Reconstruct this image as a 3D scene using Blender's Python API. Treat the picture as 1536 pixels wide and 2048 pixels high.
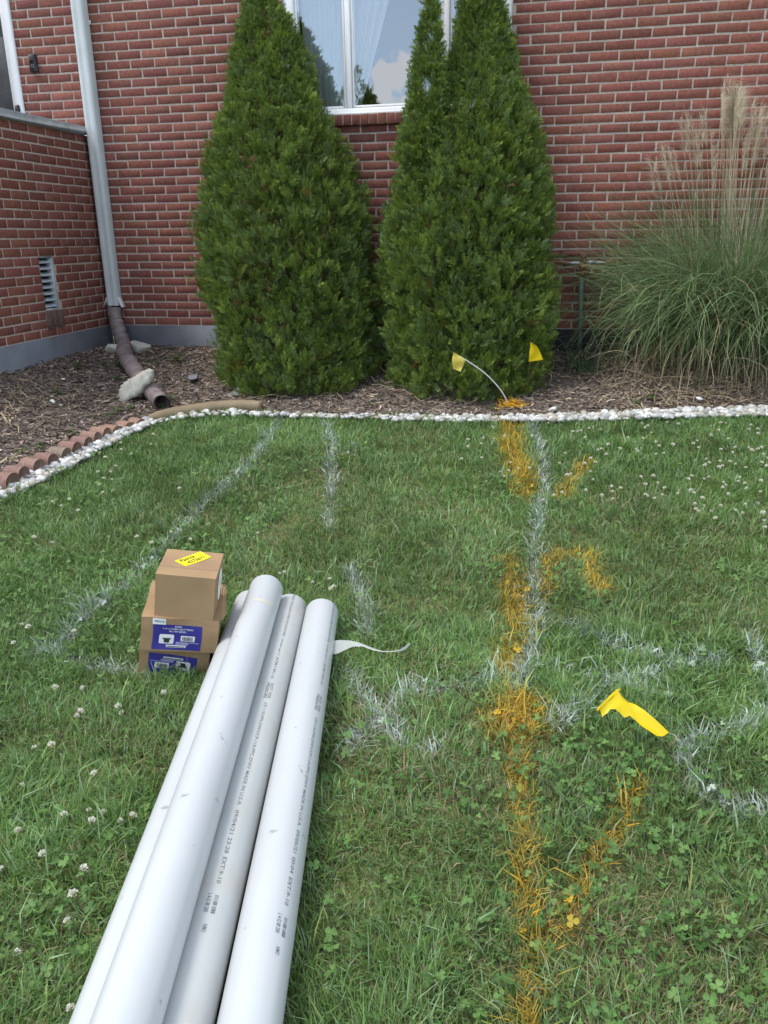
import bpy, math, random
import numpy as np
from mathutils import Vector, Matrix

for o in list(bpy.data.objects):
    bpy.data.objects.remove(o)
scene = bpy.context.scene
col = scene.collection
R = math.radians
rng = np.random.default_rng(7)
random.seed(7)

# ------------------------------------------------------------------ camera
RW = np.array([[0.979, 0.20339, -0.01372], [0.05367, -0.3221, -0.94518], [-0.19666, 0.9246, -0.32625]])
FPX, PX, PY = 1600.0, 768.0, 1024.0
CAM = np.array([0.0, 0.0, 1.3])
cd = bpy.data.cameras.new('camera')
cam = bpy.data.objects.new('camera', cd)
col.objects.link(cam)
cd.sensor_fit = 'HORIZONTAL'
cd.sensor_width = 36.0
cd.lens = 36.0 * FPX / 1536.0
cd.clip_start, cd.clip_end = 0.05, 500
m = Matrix([[RW[0][i], -RW[1][i], -RW[2][i], CAM[i]] for i in range(3)] + [[0, 0, 0, 1]])
cam.matrix_world = m
scene.camera = cam

# ------------------------------------------------------------------ light
SUN = np.array([-0.42, -0.20, 0.90])
SUN = SUN / np.linalg.norm(SUN)
SKY = 0.15
SUN_E = 1.4
EXPOSURE = 1.0
world = bpy.data.worlds.new("World")
scene.world = world
world.use_nodes = True
nt = world.node_tree
bg = nt.nodes['Background']
sky = nt.nodes.new('ShaderNodeTexSky')
sky.sky_type = 'NISHITA'
sky.sun_disc = False
sky.sun_elevation = math.asin(SUN[2])
sky.sun_rotation = math.atan2(SUN[0], SUN[1])
sky.air_density, sky.dust_density, sky.ozone_density = 1.0, 1.5, 1.0
bg.inputs['Strength'].default_value = SKY
# clouds in the sky (seen again in the window)
tc = nt.nodes.new('ShaderNodeTexCoord')
nz = nt.nodes.new('ShaderNodeTexNoise')
nz.inputs['Scale'].default_value = 5.2
nz.inputs['Detail'].default_value = 9.0
nz.inputs['Roughness'].default_value = 0.55
nt.links.new(tc.outputs['Generated'], nz.inputs['Vector'])
nz2 = nt.nodes.new('ShaderNodeTexNoise')
nz2.inputs['Scale'].default_value = 44.0
nz2.inputs['Detail'].default_value = 9.0
nz2.inputs['Roughness'].default_value = 0.6
nt.links.new(tc.outputs['Generated'], nz2.inputs['Vector'])


def wmath(op, a, b=None, c=None):
    n = nt.nodes.new('ShaderNodeMath')
    n.operation = op
    for i, v in enumerate((a, b, c)):
        if v is None:
            continue
        if isinstance(v, (int, float)):
            n.inputs[i].default_value = v
        else:
            nt.links.new(v, n.inputs[i])
    return n.outputs[0]


def puff(direction, size):
    d = nt.nodes.new('ShaderNodeVectorMath')
    d.operation = 'DISTANCE'
    nt.links.new(tc.outputs['Generated'], d.inputs[0])
    v = Vector(direction).normalized()
    d.inputs[1].default_value = v
    return wmath('SUBTRACT', 1.0, wmath('DIVIDE', d.outputs['Value'], size))


def ramp(v, a, b):
    n = nt.nodes.new('ShaderNodeMapRange')
    n.interpolation_type = 'SMOOTHSTEP'
    nt.links.new(v, n.inputs['Value'])
    n.inputs['From Min'].default_value = a
    n.inputs['From Max'].default_value = b
    return n.outputs['Result']


p1 = puff((-0.188, -0.968, 0.166), 0.034)
p2 = puff((-0.168, -0.973, 0.140), 0.034)
p3 = puff((-0.198, -0.965, 0.140), 0.034)
pm = wmath('MAXIMUM', wmath('MAXIMUM', p1, p2), p3)
pm = wmath('ADD', pm, wmath('MULTIPLY', wmath('SUBTRACT', nz2.outputs['Fac'], 0.5), 2.6))
cumulus = ramp(pm, 0.25, 0.55)
clear = ramp(puff((-0.19, -0.965, 0.17), 0.42), 0.0, 0.5)
veil = wmath('MULTIPLY', wmath('MULTIPLY', ramp(nz.outputs['Fac'], 0.32, 0.62), 0.85), wmath('SUBTRACT', 1.0, wmath('MULTIPLY', clear, 0.75)))
cl = wmath('MAXIMUM', cumulus, veil)
mix = nt.nodes.new('ShaderNodeMix')
mix.data_type = 'RGBA'
nt.links.new(cl, mix.inputs['Factor'])
nt.links.new(sky.outputs['Color'], mix.inputs['A'])
mix.inputs['B'].default_value = (5.6, 5.8, 6.0, 1)
nt.links.new(mix.outputs['Result'], bg.inputs['Color'])

sd = bpy.data.lights.new('sun', 'SUN')
sd.energy = SUN_E
sd.angle = R(18)
sd.color = (1.0, 0.95, 0.87)
sun = bpy.data.objects.new('sun', sd)
col.objects.link(sun)
sun.rotation_euler = Vector(SUN).to_track_quat('Z', 'Y').to_euler()
sun.location = (0, 0, 10)
scene.view_settings.view_transform = 'Standard'
scene.view_settings.look = 'None'
scene.view_settings.gamma = 1.0
scene.view_settings.exposure = EXPOSURE
scene.cycles.max_bounces = 6
scene.cycles.transparent_max_bounces = 12

# ------------------------------------------------------------------ geometry of the plot
WY, WX = 6.4317, -3.755          # plane of the house wall, plane of the porch side wall
COURSE, BRICK, Z0, XJ = 0.064687, 0.2032, 0.606, -3.6323


def lawn(Y):
    return np.interp(Y, [-60, -14, -3, 0, 1, 1.8, 2.6, 3.4, 4.2, 5, 5.6, 6.43, 60],
                     [-2.2, -.8, -.2, -.10, -.06, -.028, .01, .06, .125, .20, .248, .315, .4])


def gz(X, Y):
    X = np.asarray(X, float); Y = np.asarray(Y, float)
    d1 = WY - Y
    d2 = X - WX
    k = .25
    d = -k * np.log(np.exp(-np.clip(d1, -2, 8) / k) + np.exp(-np.clip(d2, -2, 8) / k))
    s = np.clip(1 - d / 1.2, 0, 1) ** 1.35
    return lawn(Y) * (1 - s) + .44 * s


def ray(x, y):
    x = np.asarray(x, float); y = np.asarray(y, float)
    v = np.stack([(x - PX) / FPX, (y - PY) / FPX, np.ones_like(x)], -1)
    return v @ RW


def atY(x, y, Y):
    d = ray(x, y); return CAM + d * (Y / d[..., 1])[..., None]


def atX(x, y, X):
    d = ray(x, y); return CAM + d * (X / d[..., 0])[..., None]


def atZ(x, y, Z):
    d = ray(x, y); return CAM + d * ((Z - CAM[2]) / d[..., 2])[..., None]


def G(x, y, dz=0.0):
    """ground point seen at a pixel"""
    d = ray(x, y)
    lo = np.full(d.shape[:-1], .3); hi = np.full(d.shape[:-1], 40.)
    t = np.linspace(.4, 14, 900)
    Pp = CAM + d[..., None, :] * t[:, None]
    below = Pp[..., 2] < gz(Pp[..., 0], Pp[..., 1]) + dz
    i = np.argmax(below, -1)
    lo = t[np.maximum(i - 1, 0)]; hi = t[i]
    for _ in range(20):
        mid = (lo + hi) / 2
        q = CAM + d * mid[..., None]
        b = q[..., 2] < gz(q[..., 0], q[..., 1]) + dz
        hi = np.where(b, mid, hi); lo = np.where(b, lo, mid)
    return CAM + d * hi[..., None]


_T = rng.random((256, 256))


def noise(x, y, s=1.0, oct=3):
    x = np.asarray(x, float) * s; y = np.asarray(y, float) * s
    out = 0; a = 1; tot = 0
    for o in range(oct):
        xi = np.floor(x).astype(int); yi = np.floor(y).astype(int)
        fx = x - xi; fy = y - yi
        fx = fx * fx * (3 - 2 * fx); fy = fy * fy * (3 - 2 * fy)
        t = lambda i, j: _T[(xi + i + 37 * o) % 256, (yi + j + 91 * o) % 256]
        out = out + a * ((t(0, 0) * (1 - fx) + t(1, 0) * fx) * (1 - fy) + (t(0, 1) * (1 - fx) + t(1, 1) * fx) * fy)
        tot += a; a *= .5; x = x * 2.03 + 11; y = y * 2.03 + 5
    return out / tot


# ------------------------------------------------------------------ materials
def mat(name, color=(.5, .5, .5), rough=.6, spec=.4, attr=False, noise_scale=0, noise_amt=0.0, bump=0.0, bump_scale=60,
        trans=0.0, metal=0.0, dirt=None, coat=0.0):
    mt = bpy.data.materials.new(name)
    mt.use_nodes = True
    n = mt.node_tree
    b = n.nodes['Principled BSDF']
    b.inputs['Roughness'].default_value = rough
    b.inputs['Specular IOR Level'].default_value = spec
    b.inputs['Metallic'].default_value = metal
    b.inputs['Coat Weight'].default_value = coat
    src = None
    if attr:
        a = n.nodes.new('ShaderNodeAttribute'); a.attribute_name = 'Col'
        src = a.outputs['Color']
    else:
        rgb = n.nodes.new('ShaderNodeRGB'); rgb.outputs[0].default_value = (*color, 1)
        src = rgb.outputs[0]
    tcn = n.nodes.new('ShaderNodeTexCoord')
    if noise_amt:
        t = n.nodes.new('ShaderNodeTexNoise'); t.inputs['Scale'].default_value = noise_scale
        t.inputs['Detail'].default_value = 6
        n.links.new(tcn.outputs['Object'], t.inputs['Vector'])
        mr = n.nodes.new('ShaderNodeMapRange')
        mr.inputs['From Min'].default_value = .3; mr.inputs['From Max'].default_value = .7
        mr.inputs['To Min'].default_value = 1 - noise_amt; mr.inputs['To Max'].default_value = 1 + noise_amt
        n.links.new(t.outputs['Fac'], mr.inputs['Value'])
        mx = n.nodes.new('ShaderNodeMix'); mx.data_type = 'RGBA'; mx.blend_type = 'MULTIPLY'
        mx.inputs['Factor'].default_value = 1
        n.links.new(src, mx.inputs['A']); n.links.new(mr.outputs['Result'], mx.inputs['B'])
        src = mx.outputs['Result']
    if dirt:
        dcol, dscale, lo, hi, amt = dirt
        t = n.nodes.new('ShaderNodeTexNoise'); t.inputs['Scale'].default_value = dscale
        t.inputs['Detail'].default_value = 5
        n.links.new(tcn.outputs['Object'], t.inputs['Vector'])
        mr = n.nodes.new('ShaderNodeMapRange')
        mr.inputs['From Min'].default_value = lo; mr.inputs['From Max'].default_value = hi
        mr.inputs['To Max'].default_value = amt
        n.links.new(t.outputs['Fac'], mr.inputs['Value'])
        mx = n.nodes.new('ShaderNodeMix'); mx.data_type = 'RGBA'
        n.links.new(mr.outputs['Result'], mx.inputs['Factor'])
        n.links.new(src, mx.inputs['A']); mx.inputs['B'].default_value = (*dcol, 1)
        src = mx.outputs['Result']
    n.links.new(src, b.inputs['Base Color'])
    if bump:
        t = n.nodes.new('ShaderNodeTexNoise'); t.inputs['Scale'].default_value = bump_scale
        t.inputs['Detail'].default_value = 5
        n.links.new(tcn.outputs['Object'], t.inputs['Vector'])
        bp = n.nodes.new('ShaderNodeBump'); bp.inputs['Strength'].default_value = bump
        bp.inputs['Distance'].default_value = .01
        n.links.new(t.outputs['Fac'], bp.inputs['Height'])
        n.links.new(bp.outputs['Normal'], b.inputs['Normal'])
    if trans:
        tr = n.nodes.new('ShaderNodeBsdfTranslucent')
        n.links.new(src, tr.inputs['Color'])
        ms = n.nodes.new('ShaderNodeMixShader'); ms.inputs['Fac'].default_value = trans
        n.links.new(b.outputs[0], ms.inputs[1]); n.links.new(tr.outputs[0], ms.inputs[2])
        n.links.new(ms.outputs[0], n.nodes['Material Output'].inputs['Surface'])
    return mt


def see_through(name, color, opacity, rough=.3, gloss=None):
    """thin film or cloth that lets part of the light straight through"""
    mt = bpy.data.materials.new(name); mt.use_nodes = True
    n = mt.node_tree; b = n.nodes['Principled BSDF']
    b.inputs['Base Color'].default_value = (*color, 1); b.inputs['Roughness'].default_value = rough
    t = n.nodes.new('ShaderNodeBsdfTransparent')
    ms = n.nodes.new('ShaderNodeMixShader'); ms.inputs['Fac'].default_value = opacity
    n.links.new(t.outputs[0], ms.inputs[1]); n.links.new(b.outputs[0], ms.inputs[2])
    n.links.new(ms.outputs[0], n.nodes['Material Output'].inputs['Surface'])
    return mt


def glass_mat():
    mt = bpy.data.materials.new('window_glass'); mt.use_nodes = True
    n = mt.node_tree; n.nodes.remove(n.nodes['Principled BSDF'])
    g = n.nodes.new('ShaderNodeBsdfGlossy'); g.inputs['Roughness'].default_value = 0.0
    g.inputs['Color'].default_value = (.93, .96, 1, 1)
    t = n.nodes.new('ShaderNodeBsdfTransparent'); t.inputs['Color'].default_value = (.80, .86, .86, 1)
    f = n.nodes.new('ShaderNodeFresnel'); f.inputs['IOR'].default_value = 1.5
    ad = n.nodes.new('ShaderNodeMath'); ad.operation = 'MULTIPLY_ADD'
    n.links.new(f.outputs[0], ad.inputs[0]); ad.inputs[1].default_value = 1.6; ad.inputs[2].default_value = .24
    ad.use_clamp = True
    ms = n.nodes.new('ShaderNodeMixShader')
    n.links.new(ad.outputs[0], ms.inputs[0]); n.links.new(t.outputs[0], ms.inputs[1]); n.links.new(g.outputs[0], ms.inputs[2])
    n.links.new(ms.outputs[0], n.nodes['Material Output'].inputs['Surface'])
    return mt


M = {}
M['brick'] = mat('brick', attr=True, rough=.85, spec=.25, noise_scale=45, noise_amt=.22, bump=.35, bump_scale=240,
                 dirt=((.30, .22, .20), 9, .60, .80, .30))
M['mortar'] = mat('mortar', (.47, .405, .36), rough=.95, spec=.1, noise_scale=60, noise_amt=.22, bump=.5, bump_scale=260)
M['foundation'] = mat('painted_foundation', (.145, .16, .185), rough=.75, noise_scale=6, noise_amt=.14, bump=.15, bump_scale=120,
                      dirt=((.13, .115, .105), 4, .52, .75, .6))
M['tar'] = mat('tar_coating', (.030, .033, .037), rough=.8, noise_scale=12, noise_amt=.4)  # near-black colour standing in for deep shade on the foundation
M['slab'] = mat('concrete_slab', (.20, .215, .225), rough=.85, noise_scale=14, noise_amt=.2, bump=.3, bump_scale=140)
M['white'] = mat('white_vinyl', (.80, .82, .84), rough=.35, noise_scale=5, noise_amt=.05)
M['downspout'] = mat('painted_downspout', (.54, .58, .60), rough=.6, noise_scale=7, noise_amt=.07,
                     dirt=((.40, .42, .42), 10, .62, .8, .4))
M['glass'] = glass_mat()
M['room'] = mat('room_wall', (.10, .11, .12), rough=.9)
M['curtain'] = see_through('sheer_curtain', (.92, .94, .96), .90, .9)
M['black'] = mat('black_plastic', (.014, .014, .015), rough=.35)
M['grey'] = mat('grey_plastic', (.30, .31, .32), rough=.4)
M['door_glass'] = see_through('door_glass', (.02, .025, .03), .35, .05)
M['door_inside'] = mat('inner_door', (.17, .165, .165), rough=.5, noise_scale=6, noise_amt=.4)
M['vent'] = mat('vent_metal', (.42, .48, .53), rough=.45, noise_scale=20, noise_amt=.12)
M['void'] = mat('dark_cavity', (.02, .018, .018), rough=1)
M['soil'] = mat('lawn_soil', (.12, .14, .055), rough=1, spec=.1, noise_scale=30, noise_amt=.5, bump=.6, bump_scale=80,
                dirt=((.11, .085, .05), 2.2, .5, .7, .8))
M['bed'] = mat('bed_soil', (.125, .102, .087), rough=1, spec=.1, noise_scale=40, noise_amt=.5, bump=.8, bump_scale=70)
M['chip'] = mat('mulch_chip', attr=True, rough=.95, spec=.1, noise_scale=120, noise_amt=.25)
M['grass'] = mat('grass_blade', attr=True, rough=.48, spec=.38, trans=.30)
M['painted'] = mat('painted_blade', attr=True, rough=.7, spec=.25, trans=.12)
M['clover'] = mat('clover_leaf', attr=True, rough=.55, spec=.3, trans=.25)
M['petal'] = mat('clover_petal', attr=True, rough=.7, spec=.2, trans=.25)
M['pebble'] = mat('white_pebble', attr=True, rough=.7, spec=.3, noise_scale=40, noise_amt=.12)
M['needle'] = mat('arborvitae_spray', attr=True, rough=.6, spec=.22, trans=.22)
M['bark'] = mat('bark', (.10, .07, .05), rough=.95, bump=.8, bump_scale=60)
M['reed'] = mat('reed_blade', attr=True, rough=.5, spec=.35, trans=.28)
M['straw'] = mat('straw', attr=True, rough=.75, spec=.2, trans=.2)
M['plume'] = mat('plume', attr=True, rough=.9, spec=.1, trans=.45)
M['pvc'] = mat('white_pvc', (.45, .475, .49), rough=.30, spec=.42, noise_scale=3, noise_amt=.035,
               dirt=((.20, .20, .18), 34, .685, .73, .6))
M['pvc_yellow'] = mat('aged_pvc', (.435, .455, .45), rough=.32, spec=.42, noise_scale=3, noise_amt=.045,
                      dirt=((.40, .38, .30), 7, .55, .78, .6))
M['ink'] = mat('grey_ink', (.13, .15, .17), rough=.6)
M['card'] = mat('cardboard', (.33, .225, .125), rough=.85, spec=.15, noise_scale=9, noise_amt=.09, bump=.10, bump_scale=30,
                dirt=((.25, .165, .09), 5, .55, .75, .5))
M['card_tape'] = mat('paper_tape', (.30, .195, .115), rough=.6, noise_scale=12, noise_amt=.08)
M['blue'] = mat('blue_label', (.045, .04, .26), rough=.35, noise_scale=12, noise_amt=.10)
M['paper'] = mat('white_paper', (.72, .74, .76), rough=.6)
M['lilac'] = mat('pale_print', (.42, .42, .62), rough=.6)
M['darkprint'] = mat('dark_print', (.03, .03, .035), rough=.6)
M['yellow'] = mat('yellow_paper', (.74, .65, .015), rough=.55)
M['flag'] = mat('yellow_flag', (.74, .57, .008), rough=.38, trans=.30)
M['oldflag'] = mat('faded_flag', (.66, .54, .10), rough=.5, trans=.25, noise_scale=30, noise_amt=.15)
M['wire'] = mat('white_wire', (.62, .63, .62), rough=.5)
M['rustwire'] = mat('rusty_wire', (.08, .045, .03), rough=.8)
M['film'] = see_through('clear_film', (.75, .77, .78), .42, .16)
M['tape'] = see_through('yellowed_tape', (.74, .70, .56), .62, .25)
M['drain'] = mat('drain_pipe', (.19, .155, .155), rough=.55, noise_scale=14, noise_amt=.25,
                 dirt=((.30, .25, .235), 8, .45, .7, .8))
M['rock'] = mat('limestone', (.43, .42, .365), rough=.95, noise_scale=14, noise_amt=.3, bump=.9, bump_scale=26,
                dirt=((.27, .26, .20), 9, .5, .75, .55))
M['slate'] = mat('slate', (.20, .215, .245), rough=.6, noise_scale=20, noise_amt=.2)
M['terracotta'] = mat('red_concrete', attr=True, rough=.95, spec=.15, noise_scale=60, noise_amt=.22, bump=.5, bump_scale=150)
M['edging'] = mat('tan_edging', (.215, .165, .10), rough=.7, noise_scale=9, noise_amt=.2, bump=.3, bump_scale=60)
M['greenpipe'] = mat('green_pipe', (.085, .135, .095), rough=.5, noise_scale=16, noise_amt=.15)
M['rust'] = mat('rust', (.20, .075, .035), rough=.9, noise_scale=25, noise_amt=.4, bump=.6, bump_scale=90)
M['redpipe'] = mat('red_painted_pipe', (.16, .055, .045), rough=.7, noise_scale=25, noise_amt=.25)
M['galv'] = mat('galvanised', (.36, .40, .45), rough=.45, metal=.6, noise_scale=30, noise_amt=.2)
M['weed'] = mat('weed_leaf', attr=True, rough=.5, spec=.3, trans=.25)


# ------------------------------------------------------------------ mesh helpers
def link_mesh(name, V, polys, material, parent=None, cols=None, smooth=False, loc=None):
    """V (n,3) world coordinates; polys: list of (m,k) index arrays"""
    V = np.asarray(V, np.float32)
    me = bpy.data.meshes.new(name)
    off = np.zeros(3, np.float32)
    if parent is not None:
        off = np.array(ORIGIN[parent.name], np.float32)
    elif loc is not None:
        off = np.array(loc, np.float32)
    Vl = V - off
    polys = [np.asarray(p, np.int32) for p in polys if len(p)]
    loops = np.concatenate([p.ravel() for p in polys])
    tot = np.concatenate([np.full(len(p), p.shape[1], np.int32) for p in polys])
    start = np.concatenate([[0], np.cumsum(tot)[:-1]]).astype(np.int32)
    me.vertices.add(len(Vl)); me.vertices.foreach_set('co', Vl.ravel())
    me.loops.add(len(loops)); me.loops.foreach_set('vertex_index', loops)
    me.polygons.add(len(tot)); me.polygons.foreach_set('loop_start', start); me.polygons.foreach_set('loop_total', tot)
    if smooth:
        me.polygons.foreach_set('use_smooth', np.ones(len(tot), bool))
    if cols is not None:
        a = me.color_attributes.new('Col', 'FLOAT_COLOR', 'POINT')
        c4 = np.ones((len(Vl), 4), np.float32); c4[:, :3] = cols
        a.data.foreach_set('color', c4.ravel())
    me.update(calc_edges=True); me.validate()
    if isinstance(material, (list, tuple)):
        for q in material: me.materials.append(q)
    else:
        me.materials.append(material)
    ob = bpy.data.objects.new(name, me)
    col.objects.link(ob)
    if parent is not None:
        ob.parent = parent
        ORIGIN[ob.name] = ORIGIN[parent.name]
    else:
        ob.location = off
        ORIGIN[ob.name] = tuple(off)
    return ob


ORIGIN = {}


def tag(o, label=None, cat=None, group=None, kind=None):
    for k, v in (('label', label), ('category', cat), ('group', group), ('kind', kind)):
        if v: o[k] = v
    return o


def thing(name, label, cat, loc=(0, 0, 0), group=None):
    o = bpy.data.objects.new(name, None); col.objects.link(o)
    o.empty_display_size = .1
    o.location = loc
    ORIGIN[o.name] = tuple(float(v) for v in loc)
    return tag(o, label, cat, group)


class MB:
    def __init__(s):
        s.V = []; s.F = {}; s.C = []; s.n = 0

    def add(s, V, polys, c=None):
        V = np.asarray(V, float).reshape(-1, 3)
        s.V.append(V)
        for p in polys:
            p = np.asarray(p)
            if p.ndim == 1: p = p[None]
            s.F.setdefault(p.shape[1], []).append(p + s.n)
        if c is not None:
            s.C.append(np.broadcast_to(np.asarray(c, float), V.shape))
        s.n += len(V)
        return s

    def box(s, lo, hi, Mx=None, bev=0.0, c=None):
        lo = np.array(lo, float); hi = np.array(hi, float)
        if not bev:
            V = np.array([[x, y, z] for z in (lo[2], hi[2]) for y in (lo[1], hi[1]) for x in (lo[0], hi[0])])
            F = [[0, 2, 3, 1], [4, 5, 7, 6], [0, 1, 5, 4], [2, 6, 7, 3], [0, 4, 6, 2], [1, 3, 7, 5]]
            if Mx is not None: V = Mx(V)
            return s.add(V, [np.array(F)], c)
        # bevelled: three shells of corner points
        cen = (lo + hi) / 2; h = (hi - lo) / 2
        b = min(bev, *(h * .9))
        V = []; idx = {}
        for sx in (-1, 1):
            for sy in (-1, 1):
                for sz in (-1, 1):
                    for ax in range(3):
                        d = np.array([sx, sy, sz]) * (h - b)
                        d[ax] = (sx, sy, sz)[ax] * h[ax]
                        idx[sx, sy, sz, ax] = len(V); V.append(cen + d)
        q = []; t = []
        for ax in range(3):
            o1, o2 = [a for a in range(3) if a != ax]
            for sg in (-1, 1):
                f = []
                for a, bb in ((-1, -1), (1, -1), (1, 1), (-1, 1)):
                    k = [0, 0, 0]; k[ax] = sg; k[o1] = a; k[o2] = bb
                    f.append(idx[(*k, ax)])
                if (sg > 0) != (ax != 1): f = f[::-1]
                q.append(f)
        for ax in range(3):
            o1, o2 = [a for a in range(3) if a != ax]
            for a in (-1, 1):
                for bb in (-1, 1):
                    k1 = [0, 0, 0]; k1[ax] = -1; k1[o1] = a; k1[o2] = bb
                    k2 = list(k1); k2[ax] = 1
                    q.append([idx[(*k1, o1)], idx[(*k2, o1)], idx[(*k2, o2)], idx[(*k1, o2)]])
        for sx in (-1, 1):
            for sy in (-1, 1):
                for sz in (-1, 1):
                    t.append([idx[sx, sy, sz, 0], idx[sx, sy, sz, 1], idx[sx, sy, sz, 2]])
        V = np.array(V)
        if Mx is not None: V = Mx(V)
        return s.add(V, [np.array(q), np.array(t)], c)

    def quad(s, a, b, c_, d, c=None):
        return s.add([a, b, c_, d], [[0, 1, 2, 3]], c)

    def tube(s, path, rad, n=12, caps=True, c=None, squash=None):
        P = np.asarray(path, float); k = len(P)
        rad = np.broadcast_to(np.asarray(rad, float), (k,))
        T = np.gradient(P, axis=0); T /= np.linalg.norm(T, axis=1, keepdims=True) + 1e-9
        up = np.array([0, 0, 1.]) if abs(T[0][2]) < .9 else np.array([0, 1., 0])
        V = []
        u = np.cross(up, T[0]); u /= np.linalg.norm(u)
        a = np.arange(n) * 2 * np.pi / n
        for i in range(k):
            u = u - T[i] * (u @ T[i]); u /= np.linalg.norm(u)
            w = np.cross(T[i], u)
            rr = rad[i] * (squash[i] if squash is not None else np.ones(n))
            V.append(P[i] + rr[:, None] * (np.cos(a)[:, None] * u + np.sin(a)[:, None] * w))
        V = np.concatenate(V)
        i, j = np.meshgrid(np.arange(k - 1), np.arange(n), indexing='ij')
        q = np.stack([i * n + j, i * n + (j + 1) % n, (i + 1) * n + (j + 1) % n, (i + 1) * n + j], -1).reshape(-1, 4)
        polys = [q]
        if caps:
            polys.append(np.arange(n)[::-1][None]); polys.append(((k - 1) * n + np.arange(n))[None])
        return s.add(V, polys, c)

    def grid(s, P, c=None):
        """P (a,b,3) surface"""
        P = np.asarray(P, float); a, b = P.shape[:2]
        i, j = np.meshgrid(np.arange(a - 1), np.arange(b - 1), indexing='ij')
        q = np.stack([i * b + j, (i + 1) * b + j, (i + 1) * b + j + 1, i * b + j + 1], -1).reshape(-1, 4)
        return s.add(P.reshape(-1, 3), [q], c)

    def build(s, name, material, parent=None, smooth=False, loc=None):
        V = np.concatenate(s.V)
        polys = [np.concatenate(v) for v in s.F.values()]
        C = np.concatenate(s.C) if s.C else None
        return link_mesh(name, V, polys, material, parent, C, smooth, loc)


def strips(P, W, side, cols):
    """ribbons: P (N,n,3) centre lines, W (N,n) widths, side (N,3) or (N,n,3), cols (N,n,3)"""
    N, n = P.shape[:2]
    if side.ndim == 2: side = side[:, None, :]
    A = P - side * W[..., None] / 2; B = P + side * W[..., None] / 2
    V = np.stack([A, B], 2).reshape(N * n * 2, 3)
    C = np.repeat(cols, 2, axis=1).reshape(N * n * 2, 3)
    base = (np.arange(N) * n * 2)[:, None]
    k = np.arange(n - 1)[None, :] * 2
    b = (base + k)
    q = np.stack([b, b + 1, b + 3, b + 2], -1).reshape(-1, 4)
    return V, q, C


def unit(v):
    return v / (np.linalg.norm(v, axis=-1, keepdims=True) + 1e-9)


def seg_dist(XY, pts):
    """distance from points to a polyline, and position along it"""
    pts = np.asarray(pts, float)[:, :2]
    best = np.full(len(XY), 1e9)
    for a, b in zip(pts[:-1], pts[1:]):
        ab = b - a; L = ab @ ab + 1e-12
        t = np.clip(((XY - a) @ ab) / L, 0, 1)
        d = np.linalg.norm(XY - a - t[:, None] * ab, axis=1)
        best = np.minimum(best, d)
    return best


def in_poly(XY, poly):
    x, y = XY[:, 0], XY[:, 1]
    ins = np.zeros(len(XY), bool)
    n = len(poly)
    for i in range(n):
        x1, y1 = poly[i]; x2, y2 = poly[(i + 1) % n]
        c = ((y1 > y) != (y2 > y)) & (x < (x2 - x1) * (y - y1) / (y2 - y1 + 1e-12) + x1)
        ins ^= c
    return ins


def text_verts(s, shear=0.0, spacing=1.0):
    cu = bpy.data.curves.new('letters', 'FONT'); cu.body = s
    cu.shear = shear; cu.space_character = spacing; cu.offset = .012
    cu.resolution_u = 2
    ob = bpy.data.objects.new('letters', cu); col.objects.link(ob)
    bpy.context.view_layer.update()
    dg = bpy.context.evaluated_depsgraph_get()
    me = bpy.data.meshes.new_from_object(ob.evaluated_get(dg))
    V = np.array([v.co[:] for v in me.vertices]); F = [list(p.vertices) for p in me.polygons]
    bpy.data.objects.remove(ob); bpy.data.curves.remove(cu); bpy.data.meshes.remove(me)
    V[:, :2] -= V[:, :2].min(0)
    return V, F, V[:, 0].max(), V[:, 1].max()


def add_text(mb, s, fn, x0, x1, y0, y1, shear=0.0):
    """text filling the rectangle x0..x1, y0..y1 of a flat patch; fn maps (x,y) to the surface"""
    V, F, w, h = text_verts(s, shear)
    X = x0 + V[:, 0] / w * (x1 - x0); Y = y0 + V[:, 1] / h * (y1 - y0)
    Q = fn(X, Y)
    byk = {}
    for f in F: byk.setdefault(len(f), []).append(f)
    mb.add(Q, [np.array(v) for v in byk.values()])


# ------------------------------------------------------------------ ground
bound_low = np.array([(-260, 1106), (-100, 1038), (0, 991), (60, 968), (140, 929), (200, 896), (260, 866), (310, 846), (370, 834), (440, 829),
                      (520, 829), (600, 833), (700, 835), (800, 839), (900, 841), (1000, 841), (1100, 840), (1200, 839), (1300, 836),
                      (1400, 833), (1536, 829), (1750, 822)], float)
bound_up = np.array([(-260, 1065), (-100, 1003), (0, 957), (60, 935), (140, 898), (200, 868), (260, 846), (310, 835), (370, 826), (440, 820),
                     (520, 825), (600, 828), (700, 829), (800, 831), (900, 831), (1000, 832), (1100, 830), (1200, 826), (1300, 821),
                     (1400, 817), (1536, 812), (1750, 804)], float)
edgeL = G(bound_low[:, 0], bound_low[:, 1])
edgeG = G(bound_low[:, 0], bound_low[:, 1] - np.interp(bound_low[:, 0], [0, 200, 300, 380, 1000, 1150, 1536], [-5, -3, 2, 6, 6, 6, 5]))
lawn_poly = [tuple(p) for p in edgeG[:, :2]] + [(6, 5.2), (6, -4), (-7, -4), (-7, edgeL[0, 1])]
edgeU = G(bound_up[:, 0], bound_up[:, 1])
bed_poly = [tuple(p) for p in edgeU[:, :2]] + [(2.6, 6.43), (WX, 6.43), (WX, edgeU[0, 1])]

xs = np.concatenate([[-70, -40, -20, -10], np.arange(-6, 4.01, .08), [8, 15, 30, 70]])
ys = np.concatenate([[-70, -40, -20, -14, -8, -4, -2], np.arange(-1, 6.46, .08), [8, 15, 40, 90]])
Xg, Yg = np.meshgrid(xs, ys, indexing='ij')
Zg = gz(Xg, Yg) - .028 + (noise(Xg, Yg, 3.1) - .5) * .02
mb = MB(); mb.grid(np.stack([Xg, Yg, Zg], -1))
ground = mb.build('ground', M['soil'], smooth=True)
tag(ground, 'lawn soil under the grass', 'ground', kind='structure')

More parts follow.
